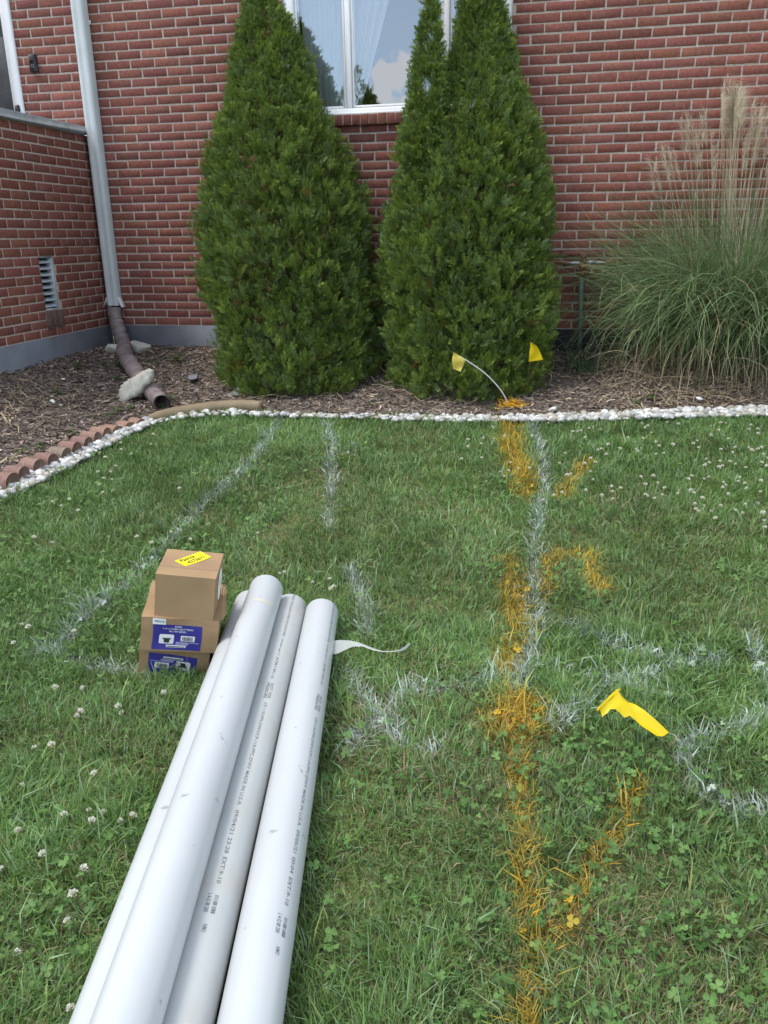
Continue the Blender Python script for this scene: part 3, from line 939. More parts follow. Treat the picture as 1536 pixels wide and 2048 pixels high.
# ------------------------------------------------------------------ arborvitae
def arborvitae(name, label, lobes, Yc, nspray, seed, scale=1.0, group=None, dark=1.0):
    r = np.random.default_rng(seed)
    base = lobes[0][0]
    root = thing(name, label, 'tree', (base[1], Yc, base[0]), group)
    Vs, Qs, Cs = [], [], []; off = 0
    area = [sum(b_[2] + a_[2] for a_, b_ in zip(l[:-1], l[1:])) for l in lobes]
    for li, (l, ar) in enumerate(zip(lobes, area)):
        l = np.array(l); n = int(nspray * ar / sum(area) * (1.0 if li == 0 else 1.8))
        zz = np.linspace(l[0, 0], l[-1, 0], 400)
        rr = np.interp(zz, l[:, 0], l[:, 2]); xc = np.interp(zz, l[:, 0], l[:, 1])
        cdf = np.cumsum(rr + .03); cdf /= cdf[-1]
        per = 10                      # fronds in a tuft
        nt_ = n // per + 1; n = nt_ * per
        tz = np.interp(r.random(nt_), cdf, zz)
        tth = r.random(nt_) * 2 * np.pi
        back = (np.sin(tth) > .35) & (r.random(nt_) < .55)
        tth = np.where(back, -tth, tth)
        tR = np.interp(tz, zz, rr)
        loose = r.random(n) < .30
        rep_ = lambda a: np.repeat(a, per)
        z = np.where(loose, np.interp(r.random(n), cdf, zz), rep_(tz) + r.normal(0, .016, n) * scale)
        th = np.where(loose, r.random(n) * 2 * np.pi, rep_(tth) + r.normal(0, .014, n) * scale / np.maximum(rep_(tR), .05))
        z = np.clip(z, zz[0], zz[-1])
        tdep = rep_(r.random(nt_) ** 1.3)
        tax = unit(np.stack([np.cos(tth), np.sin(tth), np.zeros(nt_)], 1) * r.uniform(.3, .75, (nt_, 1)) + np.array([0, 0, 1]) * r.uniform(.5, 1.1, (nt_, 1)) + r.normal(0, .25, (nt_, 3)))
        tax = np.repeat(tax, per, 0); ttone = rep_(r.random(nt_))[:, None]
        Rr = np.interp(z, zz, rr); Rr = np.maximum(Rr - np.interp(Rr, [0, .35, .6], [.055, .035, .022]) * scale, .010); Xc = np.interp(z, zz, xc)
        # clumped surface: broad lumps and small tufts
        nx = th / (2 * np.pi) * 34; lump = noise(nx, z * 6.5 / scale, 1, 2) - .5
        tuft = noise(nx * 2.7 + 40, z * 15 / scale, 1, 2) - .5
        yc = Yc + .45 * np.clip((z - l[0, 0]) / 2.4, 0, 1) * (scale < 2)
        depth = np.where(loose, .35 + .65 * r.random(n), tdep)
        flute = noise(nx * .55 + 13, z * .9 / scale, 1, 1) - .5
        f = 1 + .18 * lump + .18 * tuft + .14 * flute - .26 * depth
        f = np.where(r.random(n) < .05, f + .05, f)
        f = f * (1 - .0)
        rad_ = Rr * f + .012 * scale
        ry = np.where(np.sin(th) > 0, np.minimum(Rr * .7, .40 * scale), Rr * .96) / np.maximum(Rr, 1e-3)
        P = np.stack([Xc + rad_ * np.cos(th), np.minimum(yc + rad_ * ry * np.sin(th), WY - .06 if scale < 2 else 99), z], 1)
        outw = np.stack([np.cos(th), np.sin(th), np.zeros(n)], 1)
        ax = np.where(loose[:, None], unit(outw * r.uniform(.25, .95, (n, 1)) + np.array([0, 0, 1]) * r.uniform(.25, 1.0, (n, 1)) + r.normal(0, .38, (n, 3))), unit(tax + r.normal(0, .30, (n, 3))))
        tang = np.stack([-np.sin(th), np.cos(th), np.zeros(n)], 1)
        sd_ = unit(tang * r.normal(0, 1, (n, 1)) + np.cross(ax, tang) * r.normal(0, 1, (n, 1)) + r.normal(0, .3, (n, 3)))
        sd_ = unit(sd_ - ax * (sd_ * ax).sum(1, keepdims=True))
        nr = np.cross(ax, sd_)
        S = r.uniform(.036, .080, (n, 1)) * scale
        # colour per spray
        t = np.clip(ttone * .75 + r.random((n, 1)) * .25, 0, 1); clump = noise(nx * .8 + 9, z * 4 / scale, 1, 2)[:, None]
        cA = np.array([.085, .148, .030]); cB = np.array([.180, .255, .052]); cC = np.array([.120, .190, .070])
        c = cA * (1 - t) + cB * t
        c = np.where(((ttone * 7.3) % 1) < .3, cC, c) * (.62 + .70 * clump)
        brown = (r.random((n, 1)) < .5) & (noise(nx * 1.3 + 77, z * 7 / scale, 1, 1) > .93)[:, None]
        c = np.where(brown, np.array([.20, .105, .045]), c) * dark
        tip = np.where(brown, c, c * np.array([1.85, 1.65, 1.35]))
        # branchlets of a frond
        ks = [(-1, .04, .30, 44), (1, .12, .36, 42), (-1, .22, .38, 38), (1, .32, .40, 36), (-1, .42, .38, 32), (1, .52, .36, 30), (-1, .62, .32, 26), (1, .72, .28, 24), (0, .58, .50, 0), (-1, .82, .22, 22), (0, 0.0, .64, 0)]
        for (sgn, at, ln_, ang) in ks:
            an = R(ang) * sgn
            d = ax * math.cos(an) + sd_ * math.sin(an) + nr * r.normal(0, .16, (n, 1)); d = unit(d)
            w_ = np.cross(d, nr); w_ = unit(w_ + nr * r.normal(0, .3, (n, 1)))
            b0 = P + ax * S * at
            L = S * ln_ * r.uniform(.8, 1.25, (n, 1)); W = S * .040 * r.uniform(.8, 1.3, (n, 1))
            if at == 0.0: W = W * .6
            mid = b0 + d * L * .55 + nr * L * r.normal(0, .07, (n, 1))
            V = np.stack([b0, mid - w_ * W, b0 + d * L, mid + w_ * W], 1)
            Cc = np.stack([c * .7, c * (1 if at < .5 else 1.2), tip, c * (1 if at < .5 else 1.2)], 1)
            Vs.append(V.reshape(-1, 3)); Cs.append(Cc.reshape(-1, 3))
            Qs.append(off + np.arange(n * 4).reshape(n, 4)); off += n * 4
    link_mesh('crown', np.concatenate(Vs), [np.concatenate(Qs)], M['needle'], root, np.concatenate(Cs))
    mb = MB(); l = np.array(lobes[0]); zt = l[0, 0] + (l[-1, 0] - l[0, 0]) * .52
    pa = np.array([[np.interp(z, l[:, 0], l[:, 1]), Yc, z] for z in np.linspace(l[0, 0] - .05, zt, 10)])
    mb.tube(pa, np.linspace(.055, .012, 10) * scale, 10)
    rb = np.random.default_rng(seed + 1)
    for k in range(60):
        z = rb.uniform(l[0, 0] + .1, l[0, 0] + (zt - l[0, 0]) * .72); x = np.interp(z, l[:, 0], l[:, 1]); rr = np.interp(z, l[:, 0], l[:, 2]) * .6
        t = rb.uniform(0, 6.28); q = np.array([x, Yc, z])
        mb.tube([q, q + np.array([math.cos(t) * rr * .55, math.sin(t) * min(rr, .45 * scale) * .55, .08 * scale]), q + np.array([math.cos(t) * rr, math.sin(t) * min(rr, .45 * scale), .25 * scale])], [.014 * scale, .009 * scale, .003 * scale], 5)
    mb.build('trunk', M['bark'], root, smooth=True)
    return root


def prof(left, right, Yc, base_y, extra):
    """outline in the photograph -> (z, x centre, radius) rings at the tree's own distance"""
    ly, lx = np.array([p[1] for p in left], float), np.array([p[0] for p in left], float)
    ry_, rx = np.array([p[1] for p in right], float), np.array([p[0] for p in right], float)
    out = []
    for y in np.arange(base_y, -1, -25):
        Yc = YT + .45 * np.clip((700 - y) / 690, 0, 1)
        xl = np.interp(y, ly, lx); xr = np.interp(y, ry_, rx)
        A = atY(xl, y, Yc); B = atY(xr, y, Yc)
        out.append(((A[2] + B[2]) / 2, (A[0] + B[0]) / 2, (B[0] - A[0]) / 2 * .97))
    out = [o for o in out]
    return out + [(out[-1][0] + dz, out[-1][1] + dx, r_) for dz, dx, r_ in extra]


YT = 5.82
pl = prof([(490, 0), (476, 50), (464, 100), (447, 200), (420, 300), (405, 400), (401, 500), (412, 590), (436, 650), (440, 720), (450, 760)],
          [(548, 0), (585, 50), (607, 100), (640, 200), (688, 300), (712, 350), (735, 400), (742, 450), (750, 500), (756, 600), (757, 700), (735, 760)], YT, 700, [(.10, .0, .05), (.22, .0, .012)])
zb_ = float(gz(-1.75, YT - .3)) - .02
pl = [(zb_ - .01, pl[0][1], pl[0][2] * .97), (zb_ + .12, pl[0][1], pl[0][2] * 1.02)] + [q for q in pl if q[0] > zb_ + .2]
arborvitae('arborvitae', 'left cone shaped green arborvitae left of the white window pane', [pl], YT, 40000, 101, group='arborvitae trees in front of the house')
pr_ = prof([(914, 0), (908, 40), (898, 100), (880, 150), (850, 200), (832, 230), (815, 280), (790, 350), (768, 420), (757, 500), (757, 600), (768, 690), (785, 760)],
           [(1008, 0), (1030, 100), (1055, 200), (1076, 250), (1092, 300), (1106, 400), (1108, 500), (1118, 600), (1121, 650), (1104, 700), (1080, 760)], YT, 700, [(.15, .0, .16), (.35, 0, .08), (.5, 0, .01)])
zb_ = float(gz(-.55, YT - .3)) - .02
pr_ = [(zb_ - .01, pr_[0][1], pr_[0][2] * .95), (zb_ + .12, pr_[0][1], pr_[0][2] * 1.0)] + [q for q in pr_ if q[0] > zb_ + .2]
lead = []
for y, xl, xr in ((330, 800, 900), (250, 822, 905), (180, 828, 908), (120, 834, 896), (70, 844, 891), (40, 852, 887), (10, 862, 880)):
    A = atY(xl, y, YT + .33); B = atY(xr, y, YT + .33); lead.append(((A[2] + B[2]) / 2, (A[0] + B[0]) / 2, (B[0] - A[0]) / 2))
arborvitae('arborvitae', 'right wider green arborvitae with a second leader, behind the flags', [pr_, lead], YT, 45000, 202, group='arborvitae trees in front of the house')
# the conifer across the yard that shows in the window
zc0 = float(gz(-6.5, -14))
arborvitae('conifer', 'dark pointed conifer mirrored in the window above the sill', [[(zc0, -6.45, 1.6), (zc0 + 2, -6.45, 1.5), (4.6, -6.45, .95), (5.3, -6.45, .50), (5.7, -6.45, .26), (6.15, -6.47, .05)],
           [(4.6, -6.05, .5), (5.2, -6.02, .22), (5.5, -6.0, .04)]], -14.0, 6000, 303, scale=3.2)

# ------------------------------------------------------------------ ornamental grass
og0 = G(1462, 722)
og = thing('ornamental_grass', 'tall ornamental grass clump with pale dry plumes by the brick wall', 'ornamental grass', tuple(og0))


def reed_paths(n, L, lean0, droop, spread, r, az=None, nseg=9, center=None):
    c0 = og0 if center is None else center
    az = r.random(n) * 2 * np.pi if az is None else az
    rad_ = np.abs(r.normal(0, spread, n))
    b = np.stack([c0[0] + rad_ * np.cos(az + r.normal(0, .5, n)) * 1.25, c0[1] + rad_ * np.sin(az) * .8, np.zeros(n)], 1)
    b[:, 1] = np.minimum(b[:, 1], 6.3)
    b[:, 2] = gz(b[:, 0], b[:, 1]) - .01
    P = [b]; s_ = np.linspace(0, 1, nseg)
    wander = r.normal(0, .75, n)
    for i in range(1, nseg):
        th = lean0 + droop * s_[i] ** 1.6
        az = az + wander / (nseg - 1)
        d = np.stack([np.cos(az) * np.sin(th), np.sin(az) * np.sin(th), np.cos(th)], 1)
        P.append(P[-1] + d * (L / (nseg - 1))[:, None])
    P = np.stack(P, 1)
    lim = WY - .03
    P[..., 1] = np.minimum(P[..., 1], lim - .0 * P[..., 1])
    return P, az


r = np.random.default_rng(55)
n = 6400
L = r.uniform(.65, 1.5, n); P, az = reed_paths(n, L, r.uniform(.02, .62, n), r.uniform(.25, 2.3, n), .22, r)
side = np.stack([-np.sin(az), np.cos(az), np.zeros(n)], 1); side = unit(side + r.normal(0, .5, (n, 3)))
W = r.uniform(.004, .0075, n)[:, None] * np.array([.7, 1, 1, 1, .95, .85, .7, .45, .12])
t = r.random((n, 1)); c = np.array([.14, .225, .085]) * (1 - t) + np.array([.235, .325, .165]) * t
c = c * r.uniform(.65, 1.25, (n, 1)); dry = r.random((n, 1)) < .10; c = np.where(dry, np.array([.33, .27, .15]), c)
C = np.repeat(c[:, None, :], 9, 1); C[:, :2] = C[:, :2] * .5 + np.array([.17, .13, .07]) * .5; C[:, -1] *= 1.2
V, q, Cc = strips(P, W, side, C)
link_mesh('foliage', V, [q], M['reed'], og, Cc, True)
# dry curled leaves among the green
n = 1300
L = r.uniform(.25, .95, n); P, az = reed_paths(n, L, r.uniform(.1, .9, n), r.uniform(1.0, 3.6, n), .24, r)
side = unit(np.stack([-np.sin(az), np.cos(az), np.zeros(n)], 1) + r.normal(0, .6, (n, 3)))
W = r.uniform(.003, .006, n)[:, None] * np.array([.8, 1, 1, 1, 1, .9, .8, .6, .2])
C = np.repeat((np.array([.44, .37, .24]) * r.uniform(.6, 1.2, (n, 1)))[:, None, :], 9, 1)
V, q, Cc = strips(P, W, side, C); link_mesh('dry_leaf', V, [q], M['straw'], og, Cc, True)['kind'] = 'stuff'
# stiff cut stubs at the base
n = 260
L = r.uniform(.06, .22, n); P, az = reed_paths(n, L, r.uniform(.0, .45, n), r.uniform(-.1, .3, n), .20, r, nseg=3)
side = unit(r.normal(0, 1, (n, 3)) * [1, 1, .1]); W = r.uniform(.004, .008, n)[:, None] * np.array([1, 1, .8])
C = np.repeat((np.array([.34, .26, .16]) * r.uniform(.55, 1.15, (n, 1)))[:, None, :], 3, 1)
V, q, Cc = strips(P, W, side, C); link_mesh('stubble', V, [q], M['straw'], og, Cc)['kind'] = 'stuff'
# plume stalks
tops = [(1375, 265), (1380, 250), (1392, 285), (1410, 250), (1350, 320), (1330, 330), (1440, 205), (1450, 195), (1462, 190), (1470, 200), (1478, 192), (1485, 205), (1455, 215), (1468, 225), (1490, 220), (1500, 240),
        (1446, 235), (1510, 235), (1520, 260), (1528, 255), (1536, 265), (1545, 250), (1476, 215), (1458, 205), (1555, 285), (1495, 290), (1482, 230), (1515, 285), (1540, 300), (1575, 265), (1590, 280), (1610, 300), (1560, 240), (1310, 345), (1425, 300), (1464, 208), (1472, 205)]
stV = MB(); plV = []; plQ = []; plC = []; po = 0
for k, (x, y) in enumerate(tops):
    for rep in range(2):
        yt = float(np.clip(og0[1] + r.normal(0, .16), 5.3, 6.25))
        T = atY(x + r.normal(0, 5), y + r.normal(0, 9), yt)
        b = np.array([og0[0] + (T[0] - og0[0]) * .45 + r.normal(0, .05), og0[1] + r.normal(0, .08), 0]); b[2] = gz(b[0], b[1])
        tt = np.linspace(0, 1, 10)[:, None]
        bend = np.array([T[0] - b[0], T[1] - b[1], 0]) * .35
        path = b + (T - b) * tt + bend * (tt ** 2 - tt) * 1.0
        stV.tube(path, np.linspace(.0026, .0011, 10), 4, caps=False, c=np.array([.56, .49, .36]) * r.uniform(.75, 1.2))
        d = unit(path[-1] - path[-3])
        m_ = 72
        s0 = r.random(m_) ** .8 * .22
        base = path[-1] - d * s0[:, None] + d * .06
        azp = r.random(m_) * 6.28
        outd = np.stack([np.cos(azp), np.sin(azp) * .8, np.zeros(m_)], 1)
        drift = np.array([.55 if x > 1420 else -.25, 0, 0])
        Lp = r.uniform(.05, .13, m_)[:, None]
        v1 = unit(d * .8 + outd * .30 + drift * .35); v2 = unit(d * .2 + outd * .5 + drift + [0, 0, -.25])
        Pp = np.stack([base, base + v1 * Lp * .55, base + v1 * Lp * .55 + v2 * Lp * .5], 1)
        Wp = np.full((m_, 3), .0013) * np.array([1, 1, .5]); cp = np.repeat((np.array([.66, .60, .47]) * r.uniform(.7, 1.2, (m_, 1)))[:, None], 3, 1)
        V, q, Cc = strips(Pp, Wp, unit(np.cross(v1, r.normal(0, 1, (m_, 3)))), cp)
        plV.append(V); plQ.append(q + po); plC.append(Cc); po += len(V)
stV.build('stalk', M['straw'], og, smooth=True)['kind'] = 'stuff'
link_mesh('plume', np.concatenate(plV), [np.concatenate(plQ)], M['plume'], og, np.concatenate(plC))['kind'] = 'stuff'

# small sedge tuft beside the gas riser
cen = G(1165, 742)
sg = thing('grass_tuft', 'low dark tuft of grass at the foot of the green gas riser', 'plant', tuple(cen))
n = 110; L = r.uniform(.12, .34, n); P, az = reed_paths(n, L, r.uniform(.1, .8, n), r.uniform(.6, 1.8, n), .06, r, center=cen)
side = unit(np.stack([-np.sin(az), np.cos(az), np.zeros(n)], 1) + r.normal(0, .4, (n, 3)))
W = r.uniform(.004, .008, n)[:, None] * np.array([.7, 1, 1, 1, .95, .85, .7, .45, .12])
C = np.repeat((np.array([.07, .13, .06]) * r.uniform(.6, 1.3, (n, 1)))[:, None, :], 9, 1)
V, q, Cc = strips(P, W, side, C); link_mesh('blades', V, [q], M['reed'], sg, Cc, True)

# ------------------------------------------------------------------ mulch, straw and gravel
r = np.random.default_rng(77)
N = 95000
XY = np.stack([r.uniform(WX, 2.4, N), r.uniform(3.3, 6.42, N)], 1)
keep = in_poly(XY, bed_poly)
XY = XY[keep]
n = len(XY)
z = bz(XY[:, 0], XY[:, 1])
az = r.random(n) * 6.28
rightside = np.clip((XY[:, 0] - .2) / .6, 0, 1); leftside = np.clip((-2.2 - XY[:, 0]) / .6, 0, 1)
L = r.gamma(1.5, .012, n) + .005; L = np.minimum(L, .095); Wd = np.clip(L * r.uniform(.10, .45, n), .0018, .012)
dv = np.stack([np.cos(az), np.sin(az), r.normal(0, .22, n)], 1)
c0 = np.stack([XY[:, 0], XY[:, 1], z + r.random(n) * .012 + .002], 1)
P = np.stack([c0 - dv * L[:, None] / 2, c0 + np.stack([0 * L, 0 * L, r.normal(0.0015, .002, n)], 1), c0 + dv * L[:, None] / 2], 1)
side = np.stack([-np.sin(az), np.cos(az), r.normal(0, .35, n)], 1)
pal = np.array([[.060, .043, .036], [.105, .078, .062], [.15, .115, .092], [.035, .028, .026], [.20, .165, .135], [.13, .118, .11], [.27, .23, .185]])
ix = r.choice(7, n, p=[.18, .25, .20, .08, .09, .17, .03])
c = pal[ix] * r.uniform(1.1, 2.4, (n, 1))
tan = noise(XY[:, 0], XY[:, 1], 2.3)
strawy = (r.random(n) < (.16 + .40 * (XY[:, 1] < 5.8) * (tan > .40)) * rightside + .26 * leftside * (tan > .45) + .06)
c = np.where(strawy[:, None], np.array([.34, .27, .19]) * r.uniform(.6, 1.2, (n, 1)), c)
V, q, Cc = strips(P, np.stack([Wd * .7, Wd, Wd * .5], 1), side, np.repeat(c[:, None], 3, 1))
mu = link_mesh('mulch', V, [q], M['chip'], None, Cc)
tag(mu, 'brown wood mulch and leaf litter between house and lawn', 'mulch', kind='stuff')

# straw and dead stems lying about, thickest in front of the ornamental grass
n = 1500
gx = np.concatenate([r.normal(og0[0] - .15, .55, 1000), r.uniform(-2.4, 2.2, 380), r.normal(-3.35, .18, 120)])
gy = np.concatenate([og0[1] - .25 + r.normal(0, .24, 1000), r.uniform(5.1, 6.0, 380), r.normal(4.75, .22, 120)])
ok = in_poly(np.stack([gx, gy], 1), bed_poly); gx, gy = gx[ok], gy[ok]; n = len(gx)
az = r.random(n) * 6.28; L = r.gamma(2.2, .07, n) + .04; L = np.minimum(L, .55); curl = r.normal(0, 1.3, n)
P = []; p = np.stack([gx, gy], 1); s_ = 7
for i in range(s_):
    P.append(np.stack([p[:, 0], p[:, 1], bz(p[:, 0], p[:, 1]) + .016 + .03 * np.abs(np.sin(i * .7 + gx * 9)) * (L > .18)], 1))
    p = p + np.stack([np.cos(az), np.sin(az)], 1) * (L / s_)[:, None]; az = az + curl / s_
P = np.stack(P, 1); W = np.full((n, s_), 1.) * r.uniform(.0018, .0042, (n, 1))
c = np.array([.48, .39, .25]) * r.uniform(.55, 1.2, (n, 1))
V, q, Cc = strips(P, W, unit(r.normal(0, .5, (n, 3)) + [0, 0, 0] + np.stack([-np.sin(az), np.cos(az), 0 * az], 1)), np.repeat(c[:, None], s_, 1))
tag(link_mesh('dry_straw', V, [q], M['straw'], None, Cc, True), 'dry straw and dead grass stems strewn over the mulch', 'straw', kind='stuff')

# white gravel strip
N = 6200
tx = r.uniform(-240, 1730, N)
lo = np.interp(tx, bound_low[:, 0], bound_low[:, 1]); up = np.interp(tx, bound_up[:, 0], bound_up[:, 1])
dens = np.interp(tx, [-260, 0, 280, 310, 540, 620, 900, 1150, 1536, 1730], [1, 1, 1, .22, .18, .20, .32, .5, .8, .8])
u = r.random(N); kp = r.random(N) < dens
tx, lo, up, u = tx[kp], lo[kp], up[kp], u[kp]
lo = lo + np.interp(tx, [0, 200, 300], [5, 3, 0])
g = G(tx, lo + 3 + (up - lo - 1) * u); n = len(g)
import bmesh
bm = bmesh.new(); bmesh.ops.create_icosphere(bm, subdivisions=2, radius=1)
PV = np.array([v.co[:] for v in bm.verts]); PF_ = np.array([[v.index for v in f.verts] for f in bm.faces]); bm.free()
sz = np.clip(r.lognormal(math.log(.0115), .45, n), .005, .026)
S3 = np.stack([sz * r.uniform(.9, 1.4, n), sz * r.uniform(.7, 1.1, n), sz * r.uniform(.5, .9, n)], 1)
a = r.random(n) * 6.28
sh = PV[None] * (1 + .22 * (noise(PV[None, :, 0] * 1.6 + np.arange(n)[:, None] * 3.1, PV[None, :, 1] * 1.6 + PV[None, :, 2] * 1.3, 1, 1) - .5))[..., None]
sh = sh * S3[:, None]
xx = sh[..., 0] * np.cos(a)[:, None] - sh[..., 1] * np.sin(a)[:, None]; yy = sh[..., 0] * np.sin(a)[:, None] + sh[..., 1] * np.cos(a)[:, None]
g[:, 2] = gz(g[:, 0], g[:, 1]) + .004 + r.random(n) * .010
V = np.stack([xx, yy, sh[..., 2]], -1) + g[:, None]
Fp = (PF_[None] + (np.arange(n) * len(PV))[:, None, None]).reshape(-1, 3)
c = np.array([.56, .56, .545]) * r.uniform(.5, 1.15, (n, 1)) * np.where(r.random((n, 1)) < .22, np.array([.72, .66, .57]), 1)
tag(link_mesh('gravel', V.reshape(-1, 3), [Fp], M['pebble'], None, np.repeat(np.minimum(c, .86)[:, None], len(PV), 1).reshape(-1, 3), True),
    'strip of white gravel between lawn and mulch', 'gravel', kind='stuff')

# ------------------------------------------------------------------ pipes
PR = .05715
axes = {}
zf, zn = .06, -.005
for k, (xf, yf, xn, yn) in {'A': (-1.012, 2.445, -.712, .911), 'B': (-.862, 2.440, -.577, .938), 'C': (-.742, 2.422, -.458, .96)}.items():
    axes[k] = (np.array([xf, yf, zf]), np.array([xn, yn, zn]))
mf = (axes['A'][0] + axes['B'][0]) / 2; mn = (axes['A'][1] + axes['B'][1]) / 2
hs = np.linalg.norm((axes['A'][0] - axes['B'][0])[:2]) / 2
dz = math.sqrt((2 * PR) ** 2 - hs ** 2)
axes['D'] = (mf + [0.006, -.045, dz], mn + [0.002, 0, dz])
PIPELAB = {'A': 'leftmost white plastic pipe on the lawn, beside the boxes', 'B': 'white printed pipe in the middle of the bottom row',
           'C': 'rightmost white plastic pipe, next to the loose tape tail', 'D': 'top white pipe resting on two other pipes'}
FR = {}
for k in 'ABCD':
    F0, N0 = axes[k]
    d = unit(N0 - F0); L = 3.048
    far = F0; near = F0 + d * L
    u = unit(np.cross(d, np.array([0, 0, 1.]))); w = np.cross(u, d)     # u to the side, w up
    if w[2] < 0: w = -w
    FR[k] = (far, d, u, w)
    root = thing('pvc_pipe', PIPELAB[k], 'pipe', tuple(far), 'white pipes in a bundle on the lawn')
    a = np.arange(64) * 2 * np.pi / 64
    ring = lambda t, rr: far + d * t + rr * (np.cos(a)[:, None] * u + np.sin(a)[:, None] * w)
    ri = PR - .006
    rs = [ring(.0015, PR), ring(0, PR - .0015), ring(0, ri + .001), ring(.001, ri)] + [ring(t, ri) for t in (1.0, 2.0)] + [ring(L - .001, ri), ring(L, ri + .001), ring(L, PR - .0015), ring(L - .0015, PR)] + [ring(t, PR) for t in (2.0, 1.0)]
    V = np.concatenate(rs); nr_ = len(rs)
    i, j = np.meshgrid(np.arange(nr_), np.arange(64), indexing='ij')
    q = np.stack([i * 64 + j, i * 64 + (j + 1) % 64, ((i + 1) % nr_) * 64 + (j + 1) % 64, ((i + 1) % nr_) * 64 + j], -1).reshape(-1, 4)
    tube = link_mesh('tube', V, [q], M['pvc_yellow'] if k == 'B' else M['pvc'], root, None, True)
    tube.data.set_sharp_from_angle(angle=R(40)) if hasattr(tube.data, 'set_sharp_from_angle') else None
    FR[k] = (far, d, u, w, root)


def pipe_hit(k, x, y):
    far, d, u, w, _ = FR[k]
    rd = ray(x, y); o = CAM - far
    a1 = np.array([rd @ u, rd @ w]); b1 = np.array([o @ u, o @ w])
    A = a1 @ a1; B = 2 * a1 @ b1; C_ = b1 @ b1 - PR ** 2
    D = B * B - 4 * A * C_
    t = (-B - math.sqrt(max(D, 0))) / (2 * A)
    p = o + rd * t
    return p @ d, math.atan2(p @ w, p @ u)


def pipe_map(k, t0, ph0, t1, ph1):
    far, d, u, w, _ = FR[k]
    # text x runs along the pipe, text y goes around it towards the right
    def fn(X, Y):
        f = (X - t0) / (t1 - t0)
        ph = ph0 + (ph1 - ph0) * f + sgn * Y / PR
        return far + d * X[:, None] + (PR + .0004) * (np.cos(ph)[:, None] * u + np.sin(ph)[:, None] * w)
    # which sense of the angle goes to the right in the picture
    pa = far + d * t0 + PR * (math.cos(ph0 + .1) * u + math.sin(ph0 + .1) * w); pb = far + d * t0 + PR * (math.cos(ph0) * u + math.sin(ph0) * w)
    sgn = 1.0 if ((pa - pb) @ RW[0]) > 0 else -1.0
    return fn


def pipe_print(k, anchors, segs):
    (x0, y0), (x1, y1) = anchors
    t0, p0 = pipe_hit(k, x0, y0); t1, p1 = pipe_hit(k, x1, y1)
    fn = pipe_map(k, t0, p0, t1, p1)
    ty = lambda y: pipe_hit(k, x0 + (x1 - x0) * (y - y0) / (y1 - y0), y)[0]
    H = .0088
    for s_, ya, yb_, dy in segs:
        mb = MB()
        ta, tb = ty(ya), ty(yb_)
        if s_ == '|':
            x = ta; rr = random.Random(5)
            while x < tb:
                wb = rr.choice([.0006, .0012, .002, .0032])
                X = np.array([x, x + wb, x + wb, x]); Y = np.array([-.004, -.004, .004, .004]) + dy
                mb.add(fn(X, Y), [[0, 1, 2, 3]]); x += wb + rr.choice([.0007, .0012, .002])
            mb.build('barcode', M['ink'], FR[k][4])
            continue
        add_text(mb, s_, fn, ta, tb, dy - H / 2, dy + H / 2)
        mb.build('printing', M['ink'], FR[k][4])


common = lambda o, date: [('RIGID CELLULAR CORE PVC-DWV PIPE', 1190 + o[0], 1272 + o[0], 0), ('nsf-dwv upc C', 1277 + o[0], 1311 + o[0], -.0005), ('ASTM F 891-16', 1314 + o[0], 1357 + o[0], 0),
                          ('NOT  FOR', 1366 + o[1], 1396 + o[1], .0045), ('PRESSURE', 1366 + o[1], 1397 + o[1], -.0062), ('CP-119-FPS-DWV/CP-110-FPC-DWV MADE IN U.S.A.', 1405 + o[2], 1611 + o[3], 0)] + date
pipe_print('B', [(587, 1195), (437, 1765)], common((0, 0, 0, 0), [('09/04/21', 1620, 1668, 0), ('23:28', 1675, 1707, 0), ('EXT:9-10', 1714, 1767, 0), ('|', 1790, 1826, .004), ('L 4-32 80 200', 1788, 1825, -.010), ('NMO', 1849, 1865, -.004)]))
pipe_print('C', [(668, 1212), (573, 1808)], common((12, 25, 30, 42), [('09/05/21', 1660, 1706, 0), ('00:04', 1714, 1747, 0), ('EXT:9-10', 1755, 1811, 0), ('|', 1834, 1871, .004), ('L 4-32 80 200', 1832, 1870, -.010), ('NMO', 1895, 1911, -.003)]))

# packing tape round the bundle
tp = thing('packing_tape', 'clear packing tape across the pipes with a loose tail at the right', 'tape', tuple(FR['C'][0]))
far, d, u, w, _ = FR['D']
def on_pipe(k, t, ph, lift=.0008):
    far, d, u, w, _ = FR[k]
    return far + d * t + (PR + lift) * (math.cos(ph) * u + math.sin(ph) * w)
tD, phD = pipe_hit('D', 535, 1205); tL, phL = pipe_hit('D', 503, 1212)
tA, phA = pipe_hit('A', 462, 1262)
mb = MB()
rows = []
for ph in np.linspace(phD + .30 * np.sign(phD - phL), phL, 12):
    rows.append([on_pipe('D', tD + o, ph) for o in (-.008, .010)])
mb.grid(np.array(rows)); mb.build('band', M['tape'], tp, smooth=True)
mb = MB()
e0 = [on_pipe('D', tL + o, phL, .0006) for o in (-.010, .045)]
e1 = [on_pipe('A', tA + o, phA, .0012) for o in (-.01, .05)]
rows = [[np.array(e0[0]) * (1 - t) + np.array(e1[0]) * t, np.array(e0[1]) * (1 - t) + np.array(e1[1]) * t] for t in np.linspace(0, 1, 8)]
mb.grid(np.array(rows)); mb.build('taut_strip', M['film'], tp, smooth=True)
mb = MB()
tail = [(666, 1281, 666, 1309, .055, .045), (682, 1280, 678, 1306, .06, .045), (700, 1281, 690, 1300, .062, .05), (718, 1285, 706, 1293, .06, .055), (728, 1289, 726, 1293, .06, .058), (745, 1296, 744, 1300, .055, .052),
        (765, 1302, 764, 1304, .05, .049), (785, 1302, 786, 1304, .048, .046), (800, 1299, 803, 1302, .05, .044), (809, 1293, 813, 1297, .052, .045), (818, 1285, 821, 1288, .058, .05)]
